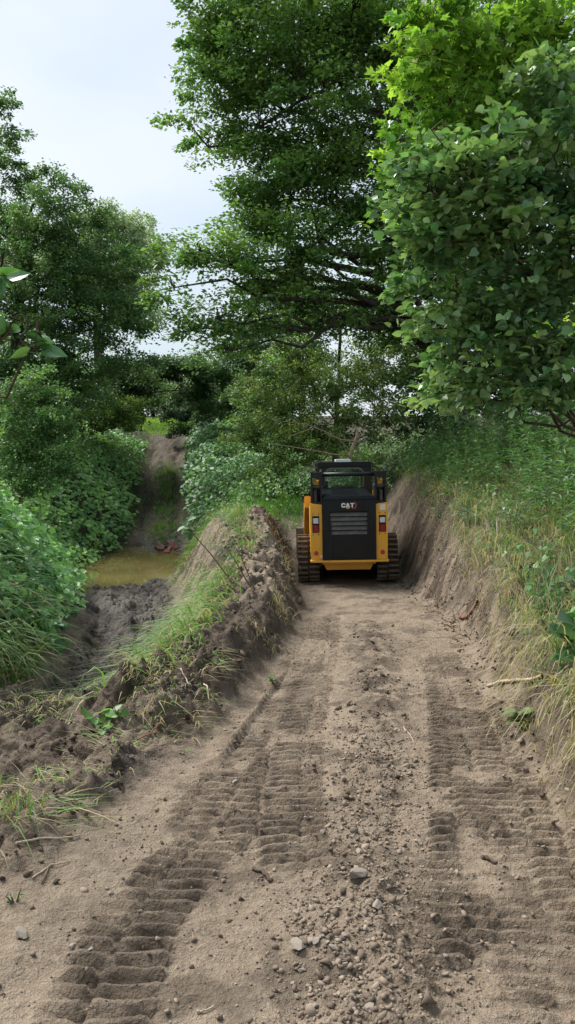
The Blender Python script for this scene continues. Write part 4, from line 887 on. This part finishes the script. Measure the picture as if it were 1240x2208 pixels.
# right bank: overhanging grass, straw and weeds
def rb(x, y): 
    t = bx(9, y)-.12*(y > 8.5); return sstep(t-.12, t+.10, x)*(1-.5*sstep(t+1.2, t+2.2, x))*(.55+.6*sstep(-.2, .3, fbm(x*1.4, y*1.4, 230, 3)))
x, y = scatter(40000, 1.3, 5.2, 2.6, 18, rb)
grass('grass', 'mixed green and straw grass covering the top of the right bank', x, y, .15, .55, (.060,.15,.042), (.15,.26,.085), .5, lean=(-.35, -.15), ls=.42, wd=(.006, .014), droop=(.25, 1.0), seg=4, sc=(.46,.40,.26))
x, y = scatter(15000, 1.2, 3.0, 2.6, 11.5, lambda x, y: np.exp(-((x-bx(9, y)+.02)/(.10+.03*(y < 6.5)))**2)*np.maximum(sstep(-.35, .2, fbm(x*2, y*2, 231, 3)), .9*(y < 6.0)))
grass('grass', 'straw and roots hanging down the cut face of the right bank', x, y, .2, .55, (.20,.20,.085), (.40,.34,.20), .35, lean=(-.42, -.2), ls=.25, wd=(.003, .008), droop=(.9, 1.9), seg=4)
x, y = scatter(9000, 1.5, 5.5, 3, 13.5, lambda x, y: sstep(bx(9, y)-.02, bx(9, y)+.2, x)*sstep(.12, .4, fbm(x*1.5, y*1.5, 232, 3)))
n = len(x); veg_leaves('bank_weeds', 'patches of broad leaved weeds in the grass of the right bank', 'weeds', x, y, .30*RNG.random(n), .0*x, T_OVATE, .062, (.045,.115,.045), (.105,.20,.075), tilt=.6, outward=(-.3, -.3))
# tall leafy weeds behind the bank
x, y = scatter(2200, 1.6, 8.5, 7.2, 18.5, lambda x, y: sstep(bx(9, y)+.35-.6*(y > 12), bx(9, y)+1.1-.8*(y > 12), x)*(1-.6*sstep(5.5, 8, x)))
n = len(x); hg = RNG.uniform(.55, 1.35, n)*np.clip(.5+.55*(x-bx(9, y)), .45, 1.2); per = 22
tt = RNG.random((n, per)); ang = RNG.uniform(0, 2*np.pi, (n, per)); lx = RNG.normal(-.08, .10, n)*hg; ly = RNG.normal(-.05, .1, n)*hg; g = H(x, y)
pos = np.stack([x[:, None]+lx[:, None]*tt**1.5, y[:, None]+ly[:, None]*tt**1.5, g[:, None]+hg[:, None]*(.12+.88*tt)], 2).reshape(-1, 3)
tip = np.stack([np.cos(ang), np.sin(ang), .15+0*ang], 2).reshape(-1, 3); nr = np.array((0, 0, 1.))-.3*tip+RNG.normal(0, .35, tip.shape)
wl = leaves('tall_weeds', pos, nr, tip, (.15*(1.1-.6*tt)).ravel()*RNG.uniform(.7, 1.2, n*per), T_LANCE, colmix((.065,.165,.058), (.15,.27,.095), n*per), 'leaf')
tag(wl, 'tall narrow leaved weeds standing along the top of the right bank', 'weeds', kind='stuff')
st = blades(np.stack([x, y, g], 1), hg, np.stack([lx, ly], 1), np.full(n, .008), np.zeros(n), colmix((.10,.13,.05), (.20,.17,.08), n), 'grass', 'weed_stems'); tag(st, 'thin stems of the tall weeds on the right bank', 'weeds', kind='stuff')

# single plants
def leafy_plant(name, label, u, v, h, nl, lsize, tm, c0, c1, spread=.5, at=None, lean=(0, 0), stems=3, cat='plant', mat='leaf', dz=0., group=None):
    p = G(u, v) if at is None else np.array(at); root = empty(name, p); tag(root, label, cat, group); paths = []; P_ = []; T_ = []
    for s in range(stems):
        a = RNG.uniform(0, 2*np.pi); r = spread*h*RNG.uniform(.3, 1); e = p+np.array((r*math.cos(a)+lean[0]*h, r*math.sin(a)+lean[1]*h, h*RNG.uniform(.7, 1)))
        pc = curve(p-np.array((0, 0, .03)), e, sag=.15*h, n=7, jit=.01*h); paths.append((pc, np.linspace(.005, .002, 7)))
        for k in range(nl//stems):
            t = RNG.uniform(.25, 1); i = int(t*5.99); q = pc[i]+(pc[i+1]-pc[i])*(t*6-i if t*6-i <= 1 else 1); P_.append(q); aa = RNG.uniform(0, 2*np.pi); T_.append((math.cos(aa), math.sin(aa), RNG.uniform(-.3, .4)))
    tubes('stem', paths, 'twig', root, 5)
    P_ = np.array(P_); T_ = np.array(T_); m = len(P_); nr = np.array((0, -.15, 1.))+RNG.normal(0, .35, (m, 3)); sz = lsize*RNG.uniform(.6, 1.2, m)
    cc_ = colmix(c0, c1, m)
    for i in range(m):
        V, F_, cc = leaf_arrays(P_[i:i+1]-p, nr[i:i+1], T_[i:i+1], sz[i:i+1], tm, cc_[i:i+1]); np_mesh('leaf', V, F_, M[mat], root, col=cc)
    return root
SIL0, SIL1 = (.10,.19,.12), (.20,.30,.21)
for k, (u, v, h, lab) in enumerate([(1105,1150,.42,'silvery green weed with divided leaves at the middle of the right bank'),(1200,1060,.6,'silvery green weed clump at the far right edge of the bank'),(1165,1110,.45,'silvery weed between the two larger silvery clumps'),(1010,1140,.30,'drooping silvery weed leaning over the bare cut bank')]):
    leafy_plant('mugwort', lab, u, v, h, 54 if k < 2 else 36, .13, T_LANCE, SIL0, SIL1, .55, stems=6, lean=(-.15, -.1))
leafy_plant('broadleaf_plant', 'dark broad leaved plant at the right edge above the yellow flower', 1235, 1450, .32, 16, .17, T_OVATE, (.035,.10,.035), (.085,.18,.055), .7, stems=4, mat='leafgloss')
leafy_plant('wilted_weed', 'wilted weed lying at the foot of the right bank below the pale stick', 1120, 1572, .10, 12, .085, T_OVATE, (.09,.15,.08), (.17,.26,.075), .8, stems=3)
leafy_plant('seedling', 'fresh green seedling in the churned soil at left', 215, 1585, .13, 18, .075, T_OVATE, (.10,.24,.05), (.18,.34,.08), .9, stems=4)
leafy_plant('seedling', 'tiny seedling beside the larger seedling on the churned soil', 255, 1560, .09, 8, .06, T_OVATE, (.10,.24,.05), (.18,.34,.08), .8, stems=3)
leafy_plant('seedling', 'small green sprig in the lower left foreground', 32, 1945, .05, 9, .035, T_LANCE, (.08,.20,.05), (.15,.30,.07), .9, stems=3)
leafy_plant('seedling', 'small green sprig in the dark soil near the berm', 590, 1470, .06, 8, .05, T_OVATE, (.08,.20,.05), (.15,.30,.07), .9, stems=3)
# bent stalks standing on the berm
for k, (p, lab) in enumerate([([(545,1310),(500,1255),(455,1195),(415,1150),(405,1130)], 'long bent stalk leaning left off the berm with leaves at its tip'), ([(548,1312),(525,1240),(505,1205),(488,1180)], 'shorter broken stalk on the berm with a wilted leaf bunch'), ([(552,1305),(540,1250),(520,1200),(500,1170)], 'thin upright stalk beside the broken stalk on the berm')]):
    d0 = 8.6; pts = [W(u, v, d0+.0*i) for i, (u, v) in enumerate(p)]; g0 = pts[0].copy(); g0[2] = Hs(g0[0], g0[1])-.03
    pts = [g0]+[q for q in pts if q[2] > g0[2]+.05]; root = empty('weed_stalk', tuple(g0)); tag(root, lab, 'stalk', 'bent stalks on the berm')
    tubes('stem', [(np.array(pts), np.linspace(.010, .004, len(pts)))], 'grassstem' if 'grassstem' in M else 'twig', root, 6)
    e = pts[-1]; m = (11, 16, 5)[k]
    for i in range(m):
        q = e+RNG.normal(0, .05, 3)+(pts[-2]-e)*RNG.uniform(0, .6); V, F_, cc = leaf_arrays((q-g0)[None], (np.array((0, -.5, .8))+RNG.normal(0, .4, 3))[None], (np.array((-.4, 0, -.8))+RNG.normal(0, .4, 3))[None], np.array([.09*RNG.uniform(.6, 1.2)]), T_OVATE if k == 0 else T_LANCE, colmix((.06,.15,.05), (.11,.21,.09), 1)); np_mesh('leaf', V, F_, M['leaf'], root, col=cc)
# yellow flower
p = G(1195, 1500)
fl = empty('yellow_flower', p); tag(fl, 'drooping yellow flower at the right edge of the bank', 'flower')
hd = p+np.array((-.02, -.05, .10)); tubes('stem', [(curve(p, hd, sag=.04), np.linspace(.004, .003, 6))], 'twig', fl, 5)
for k in range(9):
    a = k*2*np.pi/9; tipd = np.array((math.cos(a), .3, math.sin(a)*.8-.25)); V, F_, cc = leaf_arrays((hd-p)[None], np.array((0, -1., .4))[None], tipd[None], np.array([.055]), T_LANCE, np.array([[.5, .3, .02]])); V[:, 0] += 0; np_mesh('petal', V, F_, M['petal'], fl)
tubes('flower_head', [(np.array([hd+(0, .012, 0), hd+(0, -.008, 0), hd+(0, -.018, 0)]), [.012, .013, .002])], 'bark2', fl, 10)
# two split pale stalk blades standing on the bank
for (u0, v0, u1, v1, lab) in [(1068, 1165, 1042, 1110, 'pale split stalk leaning left on the right bank'), (1075, 1170, 1072, 1114, 'whitish upright split stalk beside the leaning one')]:
    p = G(u0, v0); q = W(u1, v1, p[1]-.05); r = empty('split_stalk', p); tag(r, lab, 'stalk', 'split stalks on the bank')
    P = curve(p-np.array((0, 0, .04)), q, .02, 6); tubes('stalk', [(P, [.012, .014, .016, .015, .011, .003])], 'pale', r, 6)

# ------------------------------------------------------------------ sticks and roots
def stick(name, label, px, r, mat, cat='stick', lift=.004, group=None, heights=None, sides=7):
    P = []
    for i, (u, v) in enumerate(px):
        g = G(u, v); g[2] += r*.6+lift+(heights[i] if heights else 0); P.append(g)
    P = np.array(P); t = np.linspace(0, 1, len(P)); tt = np.linspace(0, 1, 9); P = np.stack([np.interp(tt, t, P[:, i]) for i in range(3)], 1); P[1:-1] += RNG.normal(0, r*.35, (7, 3))
    o = tubes(name, [(np.vstack([P[:1]-1e-4, P, P[-1:]+1e-4]), np.r_[.0005, r*np.linspace(1, .6, 9), .0005])], mat, None, sides); return tag(o, label, cat, group)
q = [G(1052, 1482)]
def free_stick(name, label, pts, r0, r1, mat, cat='stick', group=None):
    P = np.array(pts); t = np.linspace(0, 1, len(P)); tt = np.linspace(0, 1, 12); P = np.stack([np.interp(tt, t, P[:, i]) for i in range(3)], 1); P[1:-1] += RNG.normal(0, r0*.25, (10, 3))
    return tag(tubes(name, [(P, np.linspace(r0, r1, 12))], mat, None, 7), label, cat, group)
g = G(1052, 1484); d = g[1]
free_stick('stick', 'pale peeled stick poking out of the right bank over the track', [g+(0,0,.010)]+[W(u, v, G(u, v)[1]-.05) for u, v in ((1080,1470),(1105,1466),(1130,1466),(1150,1464),(1170,1456))], .013, .012, 'palestick')
g = G(990, 1335)
free_stick('root', 'reddish broken root lying against the foot of the right bank', [g+(0,0,.02)]+[W(u, v, G(u, v)[1]-.05) for u, v in ((1008,1330),(1020,1315),(1030,1298))], .016, .026, 'redroot', 'root')
stick('stick', 'long dry stick lying at the left edge of the foreground', [(35,1826),(80,1818),(130,1812),(172,1808)], .006, 'palestick')
stick('stick', 'thin dry twig below the long stick in the left foreground', [(70,1905),(110,1870),(150,1862)], .004, 'palestick')
stick('stick', 'short forked twig in the left foreground', [(90,1912),(105,1880),(118,1862)], .004, 'twig')
stick('stick', 'pinkish twig at the edge of the churned soil', [(296,1600),(325,1585),(345,1575)], .006, 'redroot')
stick('stick', 'pale curved rootlet on the dark berm face', [(408,1448),(418,1432),(445,1420)], .005, 'palestick')
stick('stick', 'pale twig hanging on the lower berm face', [(440,1480),(447,1500),(452,1520)], .006, 'palestick')
stick('stick', 'bent pale twig at the left end of the berm', [(390,1450),(402,1470),(412,1492)], .006, 'palestick')
stick('stick', 'pale dry twig lying in the middle of the track', [(870,1570),(885,1590),(895,1605)], .004, 'palestick')
stick('stick', 'pale curved straw in the bottom foreground', [(424,2188),(445,2186),(462,2176)], .004, 'palestick')
stick('stick', 'short dark stick on the right side of the foreground', [(1040,1855),(1058,1858),(1072,1866)], .010, 'bark2')
stick('stick', 'dark twig left of the windrow in the foreground', [(545,1880),(565,1888),(588,1905)], .010, 'bark2')
# exposed roots on the cut bank
rp = []
c = G(948, 1060)
for k in range(16):
    a = RNG.uniform(0, 2*np.pi); e = c+np.array((math.cos(a)*RNG.uniform(.1, .30), -.10-.1*RNG.random(), math.sin(a)*RNG.uniform(.08, .25)-.05)); s = c+RNG.normal(0, .06, 3)
    rp.append((curve(s, e, sag=RNG.uniform(-.05, .08), n=7, jit=.015), np.linspace(.009, .003, 7)))
tag(tubes('exposed_roots', rp, 'root', None, 5), 'tangle of orange exposed roots at the top of the bare cut bank', 'roots')
rp = []
for k in range(80):
    yy = RNG.uniform(7.5, 13.3); xx = float(bx(9, yy))-RNG.uniform(.05, .45); s = np.array((xx, yy, Hs(xx, yy)+.01)); xe = xx-RNG.uniform(.05, .25); ye = yy-RNG.uniform(0, .35); e = np.array((xe, ye, Hs(xe, ye)+RNG.uniform(.01, .10)))
    rp.append((curve(s, e, sag=RNG.uniform(0, .08), n=6, jit=.012), np.linspace(.006, .002, 6)))
tag(tubes('rootlets', rp, 'twig', None, 4), 'thin rootlets sticking out of the bare right cut bank', 'roots', kind='stuff')
# bare forked sapling behind the cab and the thin vine branch across it
d = 17.6; b = W(755, 1000, d); g0 = np.array((b[0], b[1], Hs(b[0], b[1])-.05)); r = empty('bare_sapling', g0); tag(r, 'bare forked brown sapling rising just behind the loader roof', 'sapling')
tubes('trunk', [(np.array([g0, W(756,1000,d), W(757,975,d), W(768,945,d), W(772,935,d), W(765,915,d)]), [.055,.05,.045,.036,.028,.012])], 'sapling', r, 8)
for pts, r0 in [([(756,982),(720,980),(680,972),(620,962),(575,955)], .022), ([(757,975),(745,960),(728,945),(700,935)], .015), ([(770,952),(735,948),(700,930),(660,914),(600,908),(585,892)], .018), ([(668,925),(640,935),(615,945)], .009)]:
    tubes('branch', [(np.array([W(u, v, d-.1*i) for i, (u, v) in enumerate(pts)]), np.linspace(r0, .005, len(pts)))], 'sapling', r, 6)

# ------------------------------------------------------------------ stones, clods, rubble
def rock_mesh(name, seed, mat, sub=2, flat=.62, ang=.22):
    bm = bmesh.new(); bmesh.ops.create_icosphere(bm, subdivisions=sub, radius=1.0); rg = np.random.default_rng(seed)
    pl = [(unit(rg.normal(0, 1, 3)), rg.uniform(.42, .8)) for _ in range(13)]
    for v in bm.verts:
        p = np.array(v.co)
        for n_, h in pl:
            e = p@n_
            if e > h: p = p-n_*(e-h)*.97
        p *= 1+(.025 if sub else .22)*rg.normal(); v.co = (p[0], p[1]*.85, p[2]*flat)
    me = bpy.data.meshes.new(name); bm.to_mesh(me); bm.free()
    if mat: me.materials.append(M[mat])
    return me
RM = [rock_mesh('stone', 300+k, 'stone', 3) for k in range(7)]
def put_stone(u, v, s, name='stone', label='pale loose stone lying on the dirt track', cat='stone', group='loose stones on the dirt track', me=None, sink=.25):
    g = G(u, v); o = bpy.data.objects.new(name, me or RM[RNG.integers(len(RM))]); o.location = (g[0], g[1], g[2]+s*(.62-sink)*.6); o.scale = (s*RNG.uniform(.8, 1.2),)*2+(s*RNG.uniform(.8, 1.1),)
    o.rotation_euler = (RNG.normal(0, .25), RNG.normal(0, .25), RNG.uniform(0, 6.3)); link(o); return tag(o, label, cat, group)
x, y = scatter(2600, -.15, .62, 1.7, 3.2, lambda x, y: np.exp(-((x-.20-.05*(y-2))/.17)**2)*(1-sstep(2.5, 3.2, y)))
HEAP = (x, y)
put_stone(768, 1888, .048, label='largest pale grey stone in the middle of the foreground', group=None); put_stone(506, 1690, .022, label='small white stone on the left tread print', group=None)
put_stone(645, 2055+0, .05, label='broad pale rock in the bottom foreground heap', group=None); put_stone(50, 2022, .040, label='pale flat stone at the lower left edge', group=None)
for k in range(70):
    a = RNG.random()
    if a < .62: u, v = RNG.normal(720, 75), RNG.uniform(1930, 2190)
    elif a < .82: u, v = RNG.normal(800, 90), RNG.uniform(1600, 1950)
    else: u, v = RNG.uniform(60, 1200), RNG.uniform(1750, 2190)
    put_stone(u, v, float(np.clip(RNG.lognormal(-4.35, .35), .008, .032)))
BK = []
bm = bmesh.new(); bxm(bm, -.10, .10, -.05, .05, -.03, .03, .006); bme = bpy.data.meshes.new('brick'); bm.to_mesh(bme); bm.free(); bme.materials.append(M['brick'])
for k, (u, v) in enumerate([(341,1184),(350,1188),(358,1183),(366,1188),(373,1183),(380,1189),(361,1194),(346,1195)]):
    g = G(u, v, 15); o = bpy.data.objects.new('brick', bme); o.location = (g[0], g[1], max(g[2], -1.43)+.045+.03*(k % 3)); o.rotation_euler = (RNG.normal(0, .35), RNG.normal(0, .35), RNG.uniform(0, 3)); o.scale = (RNG.uniform(.7, 1.2),)*3; link(o); tag(o, 'broken red brick in the rubble at the right edge of the water', 'brick', 'red bricks by the water')
# loose clods and crumbs
def clods(name, label, x, y, size, c0, c1, sub=0, sink=.3, extra=None, p=0.):
    n = len(x); vs = []; ts = [rock_mesh('tmp', 400+k, None, sub, .7) for k in range(6)]
    tv = []; tf = None
    for me in ts:
        a = np.zeros(len(me.vertices)*3); me.vertices.foreach_get('co', a); tv.append(a.reshape(-1, 3)); tf = np.array([p_.vertices[:] for p_ in me.polygons]); bpy.data.meshes.remove(me)
    tv = np.array(tv); T = tv[RNG.integers(6, size=n)]; k = T.shape[1]
    a = RNG.uniform(0, 2*np.pi, n); ca, sa = np.cos(a), np.sin(a); sx = RNG.uniform(.75, 1.35, n)
    X = T[:, :, 0]*sx[:, None]; Y = T[:, :, 1]; Z = T[:, :, 2]*RNG.uniform(.7, 1.15, n)[:, None]; b = RNG.normal(0, .4, n); Z2 = Z*np.cos(b)[:, None]+X*np.sin(b)[:, None]; X = X*np.cos(b)[:, None]-Z*np.sin(b)[:, None]
    V = np.stack([X*ca[:, None]-Y*sa[:, None], X*sa[:, None]+Y*ca[:, None], Z2], 2)*size[:, None, None]+np.stack([x, y, H(x, y)+size*(.62-sink)], 1)[:, None]
    F_ = tf[None]+(np.arange(n)*k)[:, None, None]; col = colmix(c0, c1, n, extra, p, .15)
    return tag(np_mesh(name, V.reshape(-1, 3), F_.reshape(-1, 3), M['clod'], None, col=np.repeat(col, k, 0)), label, 'soil clods', kind='stuff')
clods('pale_clods', 'angular pale lumps of dried soil heaped at the bottom of the track', HEAP[0], HEAP[1], np.clip(RNG.lognormal(-4.75, .5, len(HEAP[0])), .004, .030), (.150,.114,.084), (.245,.196,.152), sub=0, sink=.45)
def windx(y): return np.interp(y, [1.5, 3, 4.5, 6.5, 9, 12], [.22, .33, .52, .72, .95, 1.0])
DRY0, DRY1, DK0, DK1 = (.145,.108,.080), (.25,.198,.152), (.042,.031,.023), (.095,.070,.050)
def wd_d(x, y): return np.exp(-((x-windx(y))/.24)**2)*np.where(y < 4.4, 1, .5)*(1-sstep(8.5, 10, y))
x, y = scatter(30000, -1.0, 1.8, 1.7, 5.0, lambda x, y: .9*wd_d(x, y)+.035)
clods('dry_clods', 'pale crumbly clods heaped between the track prints in the foreground', x, y, np.clip(RNG.lognormal(-5.15, .5, len(x)), .0025, .028), DRY0, DRY1)
x, y = scatter(14000, -.2, 2.0, 3.6, 10, lambda x, y: wd_d(x, y)*sstep(3.8, 5.0, y)*sstep(-.2, .25, fbm(x*2, y*2, 240, 3)))
clods('dark_clods', 'dark moist clods strewn along the middle of the track', x, y, np.clip(RNG.lognormal(-5.0, .6, len(x)), .003, .032), DK0, DK1, extra=DRY0, p=.45)
x, y = scatter(42000, -2.4, 2.2, 1.7, 9, lambda x, y: zones(x, y)['path']*.20*(1-.75*prints(x, y)[1])*(1.6 if True else 1)*sstep(-.5, .5, fbm(x*1.3, y*1.3, 241, 3)))
clods('crumbs', 'small soil crumbs scattered over the graded track', x, y, np.clip(RNG.lognormal(-5.35, .5, len(x)), .002, .02), DRY0, DRY1, extra=(.12,.09,.065), p=.12)
x, y = scatter(16000, -2.9, .2, 2.6, 9.5, lambda x, y: np.clip(zones(x, y)['churn']*.7+zones(x, y)['berm']*.55, 0, 1)*sstep(-.35, .3, fbm(x*2.1, y*2.1, 242, 3)))
clods('churned_clods', 'dark torn clods of churned soil on the left and on the berm', x, y, np.clip(RNG.lognormal(-4.75, .55, len(x)), .004, .04), DK0, DK1, extra=DRY0, p=.22)
x, y = scatter(9000, 1.2, 2.8, 3, 13.8, lambda x, y: np.exp(-((x-bx(8, y)+.05)/.16)**2)*.6+zones(x, y)['face']*.5)
clods('bank_clods', 'tan clods fallen along the foot of the right cut bank', x, y, np.clip(RNG.lognormal(-4.7, .6, len(x)), .004, .055), DRY0, DRY1, extra=DK1, p=.4)
x, y = scatter(9000, -4.5, -1.0, 6, 16.2, lambda x, y: zones(x, y)['mud']*.5*sstep(-.2, .35, fbm(x*2, y*2, 243, 3)))
o = clods('mud_clods', 'wet dark mud lumps in the creek crossing', x, y, np.clip(RNG.lognormal(-4.4, .5, len(x)), .006, .05), (.020,.017,.015), (.048,.042,.037), sink=.45)
x, y = scatter(3000, -1.0, .3, 9.5, 16, lambda x, y: zones(x, y)['berm']*.6)
clods('berm_clods', 'tan clods on the far end of the dirt berm', x, y, np.clip(RNG.lognormal(-4.0, .5, len(x)), .008, .08), DRY0, DRY1)
# spoil lump on the right bank
g = G(1150, 1250); o = bpy.data.objects.new('soil_lump', rock_mesh('soil_lump', 520, None, 4, .6)); o.data.materials.append(M['clod']); a = o.data.color_attributes.new('col', 'FLOAT_COLOR', 'POINT'); a.data.foreach_set('color', np.tile((.075,.055,.042,1), len(o.data.vertices)).astype(np.float32))
vv = np.zeros(len(o.data.vertices)*3); o.data.vertices.foreach_get('co', vv); vv = vv.reshape(-1, 3); vv *= (1+.16*fbm(vv[:, 0]*4+vv[:, 2]*3, vv[:, 1]*4, 250, 4, .65))[:, None]; o.data.vertices.foreach_set('co', vv.ravel())
o.location = g+np.array((.05, .1, .02)); o.scale = (.26, .20, .20); link(o); tag(o, 'dark lump of torn soil sitting on top of the right bank', 'soil lump')
